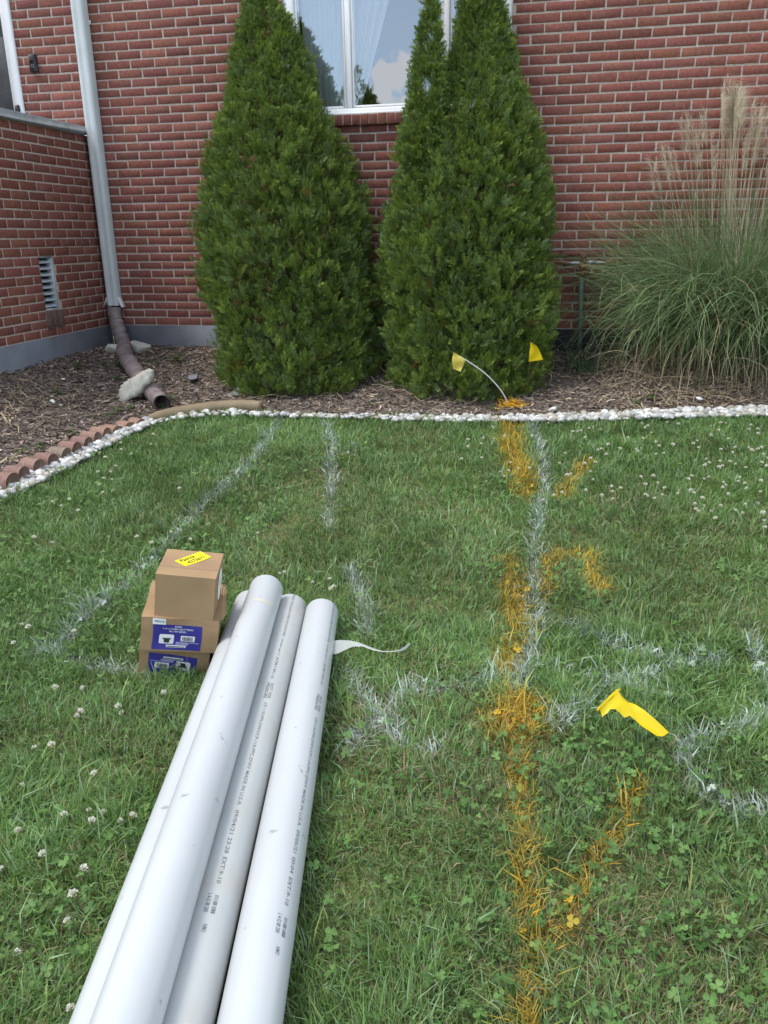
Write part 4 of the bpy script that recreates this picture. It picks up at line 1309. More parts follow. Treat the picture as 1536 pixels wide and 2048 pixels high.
mb.grid(np.array([[atZ(a_, b_, z1), atZ(c_, e_, z2)] for a_, b_, c_, e_, z1, z2 in tail])); mb.build('loose_tail', M['film'], tp, smooth=True)


# ------------------------------------------------------------------ cardboard boxes
def euler(yaw, roll, pit):
    return np.array(Matrix.Rotation(yaw, 3, 'Z') @ Matrix.Rotation(roll, 3, 'Y') @ Matrix.Rotation(pit, 3, 'X'))


def carton(label, q, crush, seed, tape_color=True):
    o = np.array(q[:3]); Rr = euler(*q[3:6]); w_, d_, h_ = q[6:9]
    root = thing('cardboard_box', label, 'box', tuple(o), 'cardboard boxes stacked beside the pipes')
    loc2w = lambda V: o + np.asarray(V) @ Rr.T
    rr = np.random.default_rng(seed)
    # finely divided shell so that it can sag and buckle
    mb = MB(); nn = 15
    t = np.linspace(0, 1, nn)
    A, B = np.meshgrid(t, t, indexing='ij')
    Z_ = np.zeros_like(A); O = np.ones_like(A)
    faces = [(A, B, O), (B, A, Z_), (A, Z_, B), (B, O, A), (Z_, B, A), (O, A, B)]
    def shape(X, Y, Zc):
        b = np.stack([X * w_, Y * d_, Zc * h_], -1)
        bulge = crush * np.sin(np.pi * X) * np.sin(np.pi * Y)
        b[..., 2] += np.where(Zc > .5, -1, 0) * bulge * .8
        b[..., 1] += np.where(Y < .01, 1, 0) * crush * .5 * np.sin(np.pi * X * 1.3) * np.sin(np.pi * Zc)
        b[..., 0] += np.where(X > .99, 1, 0) * crush * .7 * np.sin(np.pi * Zc) * np.sin(np.pi * Y)
        k = crush * .5
        b[..., 0] += k * (noise(Y * 3 + seed, Zc * 3, 1, 2) - .5) * 1.2
        b[..., 1] += k * (noise(X * 3 + seed, Zc * 3 + 4, 1, 2) - .5) * 1.2
        b[..., 2] += k * (noise(X * 3 + 2, Y * 3 + seed, 1, 2) - .5) * 1.6 * (Zc)
        return b
    for X, Y, Zc in faces:
        mb.grid(loc2w(shape(X, Y, Zc)))
    shell = mb.build('carton', M['card'], root)
    # flap seams
    return root, loc2w, shape, (w_, d_, h_)


def patch(mb, loc2w, shape, dims, face, u0, u1, v0, v1, lift, nu=8, nv=6, rotate=0.0):
    U, Vv = np.meshgrid(np.linspace(u0, u1, nu), np.linspace(v0, v1, nv), indexing='ij')
    mb.grid(face_map(loc2w, shape, face, lift)(U, Vv))


def face_map(loc2w, shape, face, lift):
    def fn(U, Vv):
        U = np.asarray(U, float); Vv = np.asarray(Vv, float)
        if face == 'front':
            b = shape(U, np.zeros_like(U), Vv); b[..., 1] -= lift
        elif face == 'top':
            b = shape(U, Vv, np.ones_like(U)); b[..., 2] += lift
        else:
            b = shape(np.ones_like(U), U, Vv); b[..., 0] += lift
        return loc2w(b)
    return fn


Q3 = [-1.2590, 2.0558, -.028, .2835, .185, .0105, .2209, .28, .108]
Q2 = [-1.2174, 2.0195, .0871, .35, .1522, .0031, .2362, .2792, .1128]
Q1 = [-1.1718, 2.0499, .1905, .2764, .1411, .0237, .1819, .1958, .1475]
for qi, Q in ((3, Q3), (2, Q2)):
    lab = {3: 'bottom cardboard box of the stack, blue label upside down, standing in the grass',
           2: 'crumpled middle cardboard box with blue label and white sticker'}[qi]
    root, l2w, shp, dm = carton(lab, Q, .010 if qi == 2 else .005, qi)
    L0, L1, B0, B1 = (.155, .785, .045, .80) if qi == 2 else (.135, .83, -.02, .80)
    mb = MB(); patch(mb, l2w, shp, dm, 'front', L0, L1, max(B0, .02), B1, .0010, 10, 8)
    lb = mb.build('label', M['blue'], root)
    fm_ = face_map(l2w, shp, 'front', .0018)
    fm2 = face_map(l2w, shp, 'front', .0040)
    flip = qi == 3
    def at(fx, fy):      # label coordinates, 0..1
        fx = np.asarray(fx, float); fy = np.asarray(fy, float)
        if flip: fx, fy = 1 - fx, 1 - fy
        return L0 + (L1 - L0) * fx, B0 + (B1 - B0) * fy
    on1 = lambda X, Y: fm_(*at(X, Y)); on2 = lambda X, Y: fm2(*at(X, Y))
    def rrect(mb, fn, x0, x1, y0, y1, rx=.02, ry=.04):
        t = np.linspace(0, np.pi / 2, 5); P = []
        for cx, cy, a0 in ((x1 - rx, y1 - ry, 0), (x0 + rx, y1 - ry, 1), (x0 + rx, y0 + ry, 2), (x1 - rx, y0 + ry, 3)):
            for tt in t: P.append((cx + rx * math.cos(tt + a0 * np.pi / 2), cy + ry * math.sin(tt + a0 * np.pi / 2)))
        P = np.array(P); mb.add(fn(P[:, 0], P[:, 1]), [np.arange(len(P))])
    mb = MB()
    rrect(mb, on1, .13, .43, .23, .60, .03, .06); rrect(mb, on1, .57, .86, .36, .58, .008, .015); rrect(mb, on1, .29, .70, .10, .19, .02, .04)
    add_text(mb, 'BH0994', on1, .44, .58, .90, .965)
    add_text(mb, '9" x 9" x 4" DOUBLE CLASS PITTSBURGH', on1, .20, .82, .80, .87)
    add_text(mb, 'BELL TRAP LESS BELL', on1, .33, .68, .70, .765)
    mb.build('white_print', M['paper'], lb)
    mb = MB()
    for k in range(4): mb.add(on1(np.array([.48, .74 if k else .95, .74 if k else .95, .48]), np.array([.30, .30, .318, .318]) - .03 * k), [[0, 1, 2, 3]])
    mb.build('pale_print', M['lilac'], lb)
    mb = MB(); x = .60; rr = random.Random(8)
    while x < .83:
        wb = rr.choice([.004, .007, .011]); mb.add(on2(np.array([x, x + wb, x + wb, x]), np.array([.39, .39, .55, .55])), [[0, 1, 2, 3]]); x += wb + rr.choice([.004, .006, .01])
    P = np.array([(.235, .28), (.335, .28), (.345, .40), (.375, .43), (.375, .46), (.195, .46), (.195, .43), (.225, .40)])
    mb.add(on2(P[:, 0], P[:, 1]), [np.arange(8)])
    mb.add(on2(np.array([.31, .68, .68, .31]), np.array([.13, .13, .16, .16])), [[0, 1, 2, 3]])
    mb.build('dark_print', M['darkprint'], lb)
    if qi == 2:
        mb = MB(); patch(mb, l2w, shp, dm, 'front', .145, .315, .80, .985, .0022, 6, 5); stc = mb.build('sticker', M['paper'], root)
        mb = MB(); add_text(mb, '20064 00', face_map(l2w, shp, 'front', .0030), .165, .295, .86, .93); mb.build('sticker_print', M['ink'], stc)
    # carton flaps: closing flap edge along the top, tape down the middle
    mb = MB(); patch(mb, l2w, shp, dm, 'top', .46, .58, .0, 1., .0008, 4, 10); mb.build('tape', M['card_tape'], root)
    if qi == 2:
        f = np.array([[1.0, .02, .97], [1.0, .98, 1.0], [1.05, .95, 1.04], [1.085, .20, .99]])
        P0 = f * np.array(dm); mb = MB(); mb.add(l2w(np.concatenate([P0, P0 - [0, 0, .003]])), [np.array([[0, 1, 2, 3], [7, 6, 5, 4], [1, 0, 4, 5], [2, 1, 5, 6], [3, 2, 6, 7], [0, 3, 7, 4]])]); mb.build('flap', M['card'], root)
root, l2w, shp, dm = carton('top cardboard box with yellow handwritten note on its lid', Q1, .0025, 1)
mb = MB(); patch(mb, l2w, shp, dm, 'top', 0, 1, .30, .70, .0006, 12, 4); mb.build('tape', M['card_tape'], root)
mb = MB(); patch(mb, l2w, shp, dm, 'side', .30, .62, 0.45, .999, .0008, 4, 8); mb.build('end_tape', M['film'], root)
mb = MB(); patch(mb, l2w, shp, dm, 'side', .012, .030, .02, .99, .0006, 2, 8); mb.build('seam', M['darkprint'], root)
# oval white label on the side
t = np.linspace(0, 2 * np.pi, 29)[:-1]; mb = MB(); mb.add(face_map(l2w, shp, 'side', .0016)(.52 + .26 * np.cos(t), .55 + .35 * np.sin(t)), [np.arange(28)]); mb.build('side_label', M['paper'], root)
# yellow note
cs = [(383, 1106), (421, 1113), (372, 1132), (348, 1121)]
def top_uv(x, y):
    # pixel -> coordinates on the lid
    o = np.array(Q1[:3]); Rr = euler(*Q1[3:6]); n_ = Rr @ np.array([0, 0, 1.]); p0 = o + Rr @ np.array([0, 0, Q1[8]])
    rd = ray(x, y); t_ = ((p0 - CAM) @ n_) / (rd @ n_); p = (CAM + rd * t_ - o) @ Rr
    return p[0] / Q1[6], p[1] / Q1[7]
uv = np.array([top_uv(float(x), float(y)) for x, y in [(348.5, 1122), (371, 1132.5), (422.5, 1114.5), (401, 1103.5)]])
tm = face_map(l2w, shp, 'top', .0016); tm2 = face_map(l2w, shp, 'top', .0024)
def note(X, Y, f=tm):     # X along the note, Y up the writing
    X = np.asarray(X, float)[..., None]; Y = np.asarray(Y, float)[..., None]
    P = uv[1] * (1 - X) * (1 - Y) + uv[2] * X * (1 - Y) + uv[3] * X * Y + uv[0] * (1 - X) * Y
    return f(P[..., 0], P[..., 1])
Ug, Vg = np.meshgrid(np.linspace(0, 1, 9), np.linspace(0, 1, 6), indexing='ij')
mb = MB(); mb.grid(note(Ug, Vg)); nt_ = mb.build('note', M['yellow'], root)
mb = MB(); nf = lambda X, Y: note(X, Y, tm2)
add_text(mb, 'Patrick', nf, .10, .66, .58, .90, .25); add_text(mb, '4273671', nf, .20, .86, .14, .46, .25); mb.build('handwriting', M['darkprint'], nt_)


# ------------------------------------------------------------------ marker flags
def flag(label, wire, wr, wmat, corners, fmat, loc, bend=0.004, extra=None):
    root = thing('marker_flag', label, 'flag', tuple(loc), 'yellow utility marker flags')
    w_ = np.array(wire); s_ = np.linspace(0, len(w_) - 1, 24)
    pa = np.stack([np.interp(s_, np.arange(len(w_)), w_[:, i]) for i in range(3)], 1)
    for _ in range(3): pa[1:-1] = (pa[:-2] + 2 * pa[1:-1] + pa[2:]) / 4
    mb = MB(); mb.tube(pa, wr, 6); mb.build('wire', wmat, root, smooth=True)
    c = np.array(corners)          # strips of left/right edge points
    mb = MB()
    k = len(c) // 2
    A, B = c[:k], c[k:]
    s_ = np.linspace(0, k - 1, 12); Ai = np.stack([np.interp(s_, np.arange(k), A[:, i]) for i in range(3)], 1); Bi = np.stack([np.interp(s_, np.arange(k), B[:, i]) for i in range(3)], 1)
    t = np.linspace(0, 1, 8)[None, :, None]
    Pq = Ai[:, None] * (1 - t) + Bi[:, None] * t
    Pq[..., 1] += bend * np.sin(np.linspace(0, 1, 12)[:, None] * 7 + t[..., 0] * 4)
    if extra: Pq = extra(Pq)
    mb.grid(Pq); mb.build('sheet', fmat, root, smooth=True)
    return root


b = G(1018, 812)
Yf = b[1]
flag('faded yellow flag on bent white wire leaning left over the mulch', [b - [0, 0, .05]] + [atY(x, y, Yf - .03 * i) for i, (x, y) in enumerate([(1015, 802), (1000, 777), (975, 750), (952, 733), (930, 719), (921, 714)])], .0042, M['wire'],
     [atY(x, y, Yf - .15) for x, y in [(907, 704), (904, 718), (906, 738)]] + [atY(x, y, Yf - .15) for x, y in [(931, 719), (926, 733), (921, 743)]], M['oldflag'], b)
b = G(1054, 797)
flag('small bright yellow triangular flag on thin upright wire before the right tree', [b - [0, 0, .05]] + [atY(x, y, b[1]) for x, y in [(1055, 772), (1056, 760), (1058, 735), (1060, 700), (1061, 683)]], .0024, M['rustwire'],
     [atY(x, y, b[1] - .005) for x, y in [(1061, 684), (1060, 698), (1058.5, 712), (1057, 724)]] + [atY(x, y, b[1] - .03) for x, y in [(1064, 686), (1074, 692), (1081, 706), (1086, 719)]], M['flag'], b)
top = atZ(1235, 1383, .115)
b = G(1222, 1428)
def big_crease(P):
    k = np.linspace(0, 1, P.shape[0])[:, None]; t = np.linspace(0, 1, P.shape[1])[None]
    P = P.copy(); P[..., 2] += .012 * np.exp(-((k - .42 - .25 * t) / .07) ** 2) - .010 * np.exp(-((k - .62 + .1 * t) / .08) ** 2) + .005 * np.sin(9 * k + 5 * t) - .006 * np.exp(-((k - .2) / .06) ** 2) * t
    return P


bigflag = flag('large bright yellow flag drooping over the lawn in the foreground', [b - [0, 0, .04], b * .6 + atZ(1197, 1420, .085) * .4, atZ(1199, 1419, .088), atZ(1217, 1401, .105), top], .0016, M['rustwire'],
     [atZ(1196, 1420, .092), atZ(1204, 1410, .102), atZ(1218, 1396, .112), atZ(1233, 1382, .118), atZ(1246, 1386, .114), atZ(1268, 1405, .10), atZ(1295, 1428, .085), atZ(1338, 1467, .055)] +
     [atZ(1205, 1430, .078), atZ(1212, 1424, .086), atZ(1222, 1419, .092), atZ(1238, 1424, .088), atZ(1252, 1431, .082), atZ(1268, 1440, .074), atZ(1288, 1455, .064), atZ(1313, 1474, .05)], M['flag'], b, bend=.0035, extra=big_crease)
mb = MB(); hem = np.array([atZ(1194, 1421, .090), atZ(1205, 1410, .099), atZ(1219, 1396, .110), atZ(1235, 1381, .119), atZ(1241, 1379, .119)]); mb.tube(hem, [.0035, .0042, .0042, .004, .003], 8)
mb.build('hem', M['flag'], bigflag, smooth=True)

# ------------------------------------------------------------------ lawn
r = np.random.default_rng(99)
MARKS = [
    ('w', 'long slanting white paint line from the gravel down to the boxes', [(562, 832), (540, 868), (505, 918), (450, 970), (400, 1010), (350, 1070), (300, 1120), (230, 1180), (160, 1245), (100, 1300)], .036, .70),
    ('w', 'short white paint line running from the left corner to the bottom box', [(85, 1295), (150, 1318), (215, 1325), (290, 1338)], .035, .75),
    ('w', 'thin upright white paint line with a hooked top right of the long slanting one', [(652, 845), (665, 885), (662, 930), (660, 980), (657, 1050)], .034, .8),
    ('w', 'small curled white paint stroke beside the thin upright line', [(668, 878), (690, 900), (706, 903), (712, 886), (700, 884)], .02, .5),
    ('w', 'faint broken white paint line just beyond the pipe ends', [(698, 1130), (712, 1160), (726, 1188), (735, 1225), (738, 1258)], .032, .75),
    ('w', 'upright white paint line running beside the orange one', [(1064, 838), (1076, 880), (1088, 930), (1088, 975), (1080, 1030), (1070, 1090), (1068, 1150), (1072, 1230), (1066, 1300), (1040, 1370)], .034, .80),
    ('w', 'white paint star in the middle of the lawn right of the pipes', [(690, 1345), (735, 1395), (770, 1440), (800, 1480), (770, 1440), (740, 1445), (700, 1485), (740, 1447), (780, 1420), (820, 1370), (900, 1368), (985, 1345)], .040, .65),
    ('w', 'small white paint patch below the star', [(850, 1500), (880, 1505)], .025, .5),
    ('w', 'white painted arrow pointing left on the right of the lawn', [(1135, 1240), (1165, 1260), (1230, 1285), (1330, 1310), (1445, 1312), (1370, 1325), (1290, 1345), (1220, 1360), (1150, 1420), (1105, 1445)], .036, .55),
    ('w', 'white paint stroke crossing the tail of the arrow', [(1120, 1330), (1190, 1350), (1260, 1370), (1340, 1395)], .034, .5),
    ('w', 'short white paint stroke at the right edge above the curved one', [(1495, 1250), (1515, 1300), (1534, 1350), (1560, 1390)], .035, .7),
    ('w', 'curved white paint stroke at the right edge near the yellow flag', [(1545, 1425), (1480, 1455), (1400, 1470), (1375, 1495), (1380, 1530), (1410, 1580), (1470, 1610), (1545, 1625)], .030, .75),
    ('o', 'orange paint line from the gravel beside the bent wire flag', [(1020, 845), (1022, 885), (1028, 905), (1045, 950), (1052, 990)], .060, .75),
    ('o', 'orange paint spot on the mulch at the bent wire', [(1020, 812), (1022, 820)], .05, .85),
    ('o', 'small slanting orange paint stroke among the clover flowers', [(1172, 922), (1152, 950), (1118, 988)], .035, .5),
    ('o', 'broad dull orange paint line left of the white upright line', [(1025, 1120), (1030, 1190), (1042, 1270), (1030, 1340)], .052, .60),
    ('o', 'orange paint hook right of the white upright line', [(1085, 1180), (1092, 1110), (1140, 1100), (1178, 1110), (1188, 1150), (1200, 1178)], .034, .72),
    ('o', 'bright orange paint blob at the crossing of the lines', [(1015, 1435), (1055, 1430), (1035, 1450), (1040, 1410)], .060, 1.4),
    ('o', 'long orange paint line running towards the viewer', [(1040, 1475), (1035, 1530), (1042, 1600), (1048, 1660), (1055, 1720), (1050, 1780), (1062, 1850), (1068, 1920), (1060, 1990), (1062, 2060), (1062, 2120)], .0255, .50),
    ('o', 'slanting orange paint line branching off to the upper right', [(1278, 1560), (1250, 1620), (1215, 1680), (1180, 1735), (1150, 1800), (1125, 1850), (1100, 1890)], .021, .55),
]
for mk in MARKS:
    pass
marks = [(k_, lb_, np.array([G(float(x), float(y)) for x, y in pts_]), w_, dn_) for k_, lb_, pts_, w_, dn_ in MARKS]


def visible_width(Y):
    return -1.55 - .42 * Y, 1.05 + .30 * Y


def lawn_points(n, ymax=5.6, seed=1, near_bias=1.0):
    rr = np.random.default_rng(seed)
    Y = .25 + (ymax - .25) * rr.random(n * 2) ** near_bias
    lo_, hi_ = visible_width(Y)
    X = lo_ + (hi_ - lo_) * rr.random(n * 2)
    wgt = (hi_ - lo_) / (hi_ - lo_).max()
    k_ = rr.random(n * 2) < np.maximum(wgt, .35)
    XY_ = np.stack([X, Y], 1)[k_]
    XY_ = XY_[in_poly(XY_, lawn_poly)]
    # nothing grows through the pipes and boxes
    for kk in 'ABC':
        f_, d_ = FR[kk][0], FR[kk][1]
        a2 = np.array([f_[:2], f_[:2] + d_[:2] * 3.05]); XY_ = XY_[seg_dist(XY_, a2) > .050]
    o = np.array(Q3[:2]); c_, s_ = math.cos(Q3[3]), math.sin(Q3[3]); l_ = (XY_ - o) @ np.array([[c_, -s_], [s_, c_]])
    XY_ = XY_[~((l_[:, 0] > 0) & (l_[:, 0] < .23) & (l_[:, 1] > 0) & (l_[:, 1] < .29))]
    return XY_[:n]


DRY = [(850, 1430, .20, .9), (900, 1490, .16, .6), (600, 985, .35, .35), (800, 870, .3, .3), (1290, 1090, .3, .35), (1000, 1020, .3, .25), (250, 1480, .18, .6), (1350, 1980, .3, .55), (1270, 1900, .2, .5), (780, 1270, .22, .4), (1150, 1700, .15, .3), (500, 1120, .2, .35), (90, 1440, .12, .3)]
DRYG = [(G(float(x), float(y))[:2], s_, a_) for x, y, s_, a_ in DRY]


def dryness(XY_):
    d_ = .95 * np.clip(noise(XY_[:, 0], XY_[:, 1], 2.6, 3) - .47, 0, 1) * 2.0
    for c_, s_, a_ in DRYG:
        d_ = d_ + a_ * np.exp(-((XY_ - c_) ** 2).sum(1) / (2 * s_ * s_))
    return np.clip(d_, 0, 1)


def make_blades(XY_, rr, hscale=1.0, wscale=1.0):
    n = len(XY_)
    X, Y = XY_.T
    lush = noise(X + 20, Y, 4.2, 2); tuft = noise(X, Y + 9, 11, 2)
    far_ = np.clip((Y - 1.2) / 3.2, 0, 1)
    az = rr.random(n) * 2 * np.pi + 0.0
    flow = noise(X, Y, 3.3, 1) * 12
    az = np.where(rr.random(n) < .45, flow + rr.normal(0, .7, n), az)
    L = (.026 + .044 * rr.random(n) ** 1.3 + .036 * (lush - .4) + .05 * (tuft - .5)) * hscale
    tall = rr.random(n) < .035
    L = np.where(tall, L * 1.6, L); L = np.clip(L, .015, .14)
    W = rr.uniform(.0013, .0036, n) * (1 + .55 * far_) * wscale
    W = np.where(tall, W * 1.35, W)
    l1 = np.abs(rr.normal(.45, .30, n)); l2 = l1 + np.abs(rr.normal(.55, .40, n))
    dry_ = dryness(XY_)
    t = rr.random((n, 1))
    cA = np.array([.098, .195, .048]); cB = np.array([.176, .308, .085]); cC = np.array([.245, .360, .19])
    c = cA * (1 - t) + cB * t
    c = np.where(rr.random((n, 1)) < .22, cC, c)
    c = np.where(rr.random((n, 1)) < .10, np.array([.20, .255, .07]), c)
    c = c * (.68 + .66 * noise(X, Y, 2.2, 3)[:, None]) * rr.uniform(.75, 1.25, (n, 1))
    isdry = rr.random(n) < (.035 + .50 * dry_)
    c = np.where(isdry[:, None], np.array([.34, .285, .16]) * rr.uniform(.55, 1.15, (n, 1)), c)
    L = np.where(isdry, L * .75, L); l1 = np.where(isdry, l1 + .35, l1); l2 = np.where(isdry, l2 + .3, l2)
    base = np.stack([X, Y, gz(X, Y) - .030], 1)
    d_ = np.stack([np.cos(az), np.sin(az)], 1)
    def step(th, ln): return np.concatenate([d_ * (np.sin(th) * ln)[:, None], (np.cos(th) * ln)[:, None]], 1)
    mid = base + step(l1, L * .55); tip = mid + step(np.minimum(l2, 1.9), L * .55)
    sa = az + np.pi / 2 + rr.normal(0, .7, n)
    sd_ = np.stack([np.cos(sa), np.sin(sa), rr.normal(0, .15, n)], 1)
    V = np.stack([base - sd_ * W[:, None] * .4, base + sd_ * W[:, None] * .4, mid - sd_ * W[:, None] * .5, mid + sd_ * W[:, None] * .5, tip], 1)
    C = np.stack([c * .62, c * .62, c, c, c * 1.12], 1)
    return V, C


def blade_mesh(name, V, C, material, label, cat, kind=None, group=None, loc=None):
    n = len(V); b = (np.arange(n) * 5)[:, None]
    q = b + np.array([0, 1, 3, 2]); t = b + np.array([2, 3, 4])
    o = link_mesh(name, V.reshape(-1, 3), [q, t], material, None, C.reshape(-1, 3), True, loc)
    return tag(o, label, cat, group, kind)


XYa = np.concatenate([lawn_points(190000, 2.6, 11, 1.0), lawn_points(240000, 5.6, 12, .75)])
# paint: blades near a mark are coated from the tip down
owner = np.full(len(XYa), -1); amount = np.zeros(len(XYa))
edge_n = noise(XYa[:, 0], XYa[:, 1], 16, 2)
for i, (k_, lb_, P_, w_, dn_) in enumerate(marks):
    if len(P_) < 2: continue
    dist = seg_dist(XYa, P_)
    rel = dist / (w_ * (.95 if k_ == 'w' else 1.12) * (.55 + .9 * edge_n))
    prob = np.clip((1.3 if k_ == 'w' else 1.6) - rel, 0, 1) * dn_ * ((.80 if k_ == 'w' else 1.05) + .9 * noise(XYa[:, 0] + 50, XYa[:, 1], 9, 2))
    hit = (r.random(len(XYa)) < prob) & (owner < 0)
    owner[hit] = i; amount[hit] = np.clip(1.15 - rel[hit] * .5, .25, 1) * (r.uniform(.15, 1.0, hit.sum()) if k_ == 'w' else r.uniform(.35, 1.0, hit.sum()))
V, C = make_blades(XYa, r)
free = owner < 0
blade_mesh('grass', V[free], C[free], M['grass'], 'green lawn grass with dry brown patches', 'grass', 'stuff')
WHITE = np.array([.60, .66, .68]); ORANGE = np.array([.70, .385, .018])
# clover leaves, some of them painted too
def clover(n, seed):
    rr = np.random.default_rng(seed)
    XY_ = lawn_points(n * 5, 4.6, seed, .62)
    X, Y = XY_.T
    dens = .012 + .75 * np.clip((noise(X + 3, Y + 70, 2.6, 3) - .56) * 7, 0, 1)
    g1 = G(1400., 1850.)[:2]; g2 = G(150., 1850.)[:2]; g3 = G(1380., 1400.)[:2]; g4 = G(1100., 1900.)[:2]; g5 = G(30., 1250.)[:2]
    for g_, s_, a_ in ((g1, .35, .85), (g2, .28, .95), (g3, .28, .5), (g4, .2, .5), (g5, .35, .6)): dens = dens + a_ * np.exp(-((XY_ - g_) ** 2).sum(1) / (2 * s_ * s_))
    dens = dens * np.interp(Y, [.3, 2.2, 4.5], [1, .75, .35])
    keep_ = rr.random(len(XY_)) < np.clip(dens, 0, 1) * .62
    XY_ = XY_[keep_][:n]; X, Y = XY_.T; n = len(XY_)
    h = rr.uniform(-.008, .026, n)
    cen = np.stack([X, Y, gz(X, Y) + h], 1)
    nrm = unit(np.stack([rr.normal(0, .5, n), rr.normal(-.12, .5, n), np.ones(n)], 1))
    u_ = unit(np.cross(nrm, rr.normal(0, 1, (n, 3)))); w_ = np.cross(nrm, u_)
    size = rr.uniform(.0034, .0094, n)
    t = rr.random((n, 1)); c = np.array([.060, .140, .032]) * (1 - t) + np.array([.120, .215, .060]) * t
    c = c * rr.uniform(.65, 1.3, (n, 1))
    prof_ = np.array([(0, 0), (.50, .60), (1.10, .80), (1.60, .46), (1.52, 0), (1.60, -.46), (1.10, -.80), (.50, -.60)])
    VV, CC = [], []
    for k_ in range(3):
        a_ = k_ * 2 * np.pi / 3 + rr.normal(0, .12, n)
        e1 = np.cos(a_)[:, None] * u_ + np.sin(a_)[:, None] * w_; e2 = -np.sin(a_)[:, None] * u_ + np.cos(a_)[:, None] * w_
        lift = rr.normal(.12, .25, n)[:, None]
        e1 = unit(e1 + nrm * lift)
        P = cen[:, None] + size[:, None, None] * (prof_[None, :, 0:1] * e1[:, None] + prof_[None, :, 1:2] * e2[:, None]) - nrm[:, None] * (size[:, None] * .35 * (prof_[None, :, 1] == 0) * (prof_[None, :, 0] > .2))[..., None]
        VV.append(P); CC.append(np.repeat(c[:, None], 8, 1) * np.array([1.25, 1, 1, 1, 1.1, 1, 1, 1])[None, :, None])
    return XY_, np.stack(VV, 1), np.stack(CC, 1)


XYc, VC, CC_ = clover(13000, 21)
nC = len(XYc)
ownc = np.full(nC, -1)
en = noise(XYc[:, 0], XYc[:, 1], 16, 2)
for i, (k_, lb_, P_, w_, dn_) in enumerate(marks):
    rel = seg_dist(XYc, P_) / (w_ * (.55 + .9 * en)); hit = (r.random(nC) < np.clip(1.15 - rel, 0, 1) * dn_ * (.35 if k_ == 'w' else .6)) & (ownc < 0); ownc[hit] = i
fr = ownc < 0
lf = np.array([[0, 1, 2, 3, 4, 5, 6, 7]])


def leaf_polys(n):
    b_ = (np.arange(n * 3) * 8)[:, None]
    return [b_ + np.array([0, 1, 2, 3]), b_ + np.array([0, 3, 4]), b_ + np.array([0, 4, 5]), b_ + np.array([0, 5, 6, 7])]


tag(link_mesh('clover', VC[fr].reshape(-1, 3), leaf_polys(fr.sum()), M['clover'], None, CC_[fr].reshape(-1, 3)), 'clover leaves growing among the lawn grass', 'clover', kind='stuff')
for i, (k_, lb_, P_, w_, dn_) in enumerate(marks):
    sel = owner == i
    pc = WHITE if k_ == 'w' else ORANGE
    Vm = V[sel].copy(); Cm = C[sel].copy(); am = amount[sel][:, None, None] * np.array([.25, .25, .9, .9, 1.0])[None, :, None]
    jit = r.uniform(.72, 1.12, (sel.sum(), 1, 1)) * np.array([1, 1, 1]) if k_ == 'w' else r.uniform(.6, 1.1, (sel.sum(), 1, 1)) * np.array([1, 1, 1])
    Cm = Cm * (1 - am) + pc * jit * am
    n = len(Vm); b_ = (np.arange(n) * 5)[:, None]
    polys = [b_ + np.array([0, 1, 3, 2]), b_ + np.array([2, 3, 4])]
    VV = [Vm.reshape(-1, 3)]; CV = [Cm.reshape(-1, 3)]; off = n * 5
    sc_ = ownc == i
    if sc_.any():
        cc_ = CC_[sc_].reshape(-1, 3); a_ = r.uniform(.15, .85, (sc_.sum(), 1)); a_ = np.repeat(a_, 24, 0)
        VV.append(VC[sc_].reshape(-1, 3)); CV.append(cc_ * (1 - a_) + pc * .85 * a_)
        polys += [p_ + off for p_ in leaf_polys(sc_.sum())]; off += sc_.sum() * 24
    if lb_.startswith('orange paint spot'):
        # sprayed chips on the mulch
        m_ = 160; cx = P_[0] + r.normal(0, 1, (m_, 3)) * [.045, .05, 0]; cx[:, 2] = bz(cx[:, 0], cx[:, 1]) + .018 + r.random(m_) * .012
        a_ = r.random(m_) * 6.28; dv = np.stack([np.cos(a_), np.sin(a_), r.normal(0, .4, m_)], 1) * r.uniform(.008, .022, (m_, 1))
        Pm = np.stack([cx - dv, cx + dv], 1); Vs_, q_, Cs_ = strips(Pm, np.full((m_, 2), .005), unit(np.cross(dv, r.normal(0, 1, (m_, 3)))), np.repeat((ORANGE * r.uniform(.5, 1.1, (m_, 1)))[:, None], 2, 1))
        VV.append(Vs_); CV.append(Cs_); polys.append(q_ + off); off += len(Vs_)
    if off == 0: continue
    o = link_mesh('paint_line', np.concatenate(VV), polys, M['painted'], None, np.concatenate(CV), True, tuple(P_[len(P_) // 2]))
    tag(o, lb_, 'paint mark', 'white spray paint marks on the lawn' if k_ == 'w' else 'orange spray paint marks on the lawn')

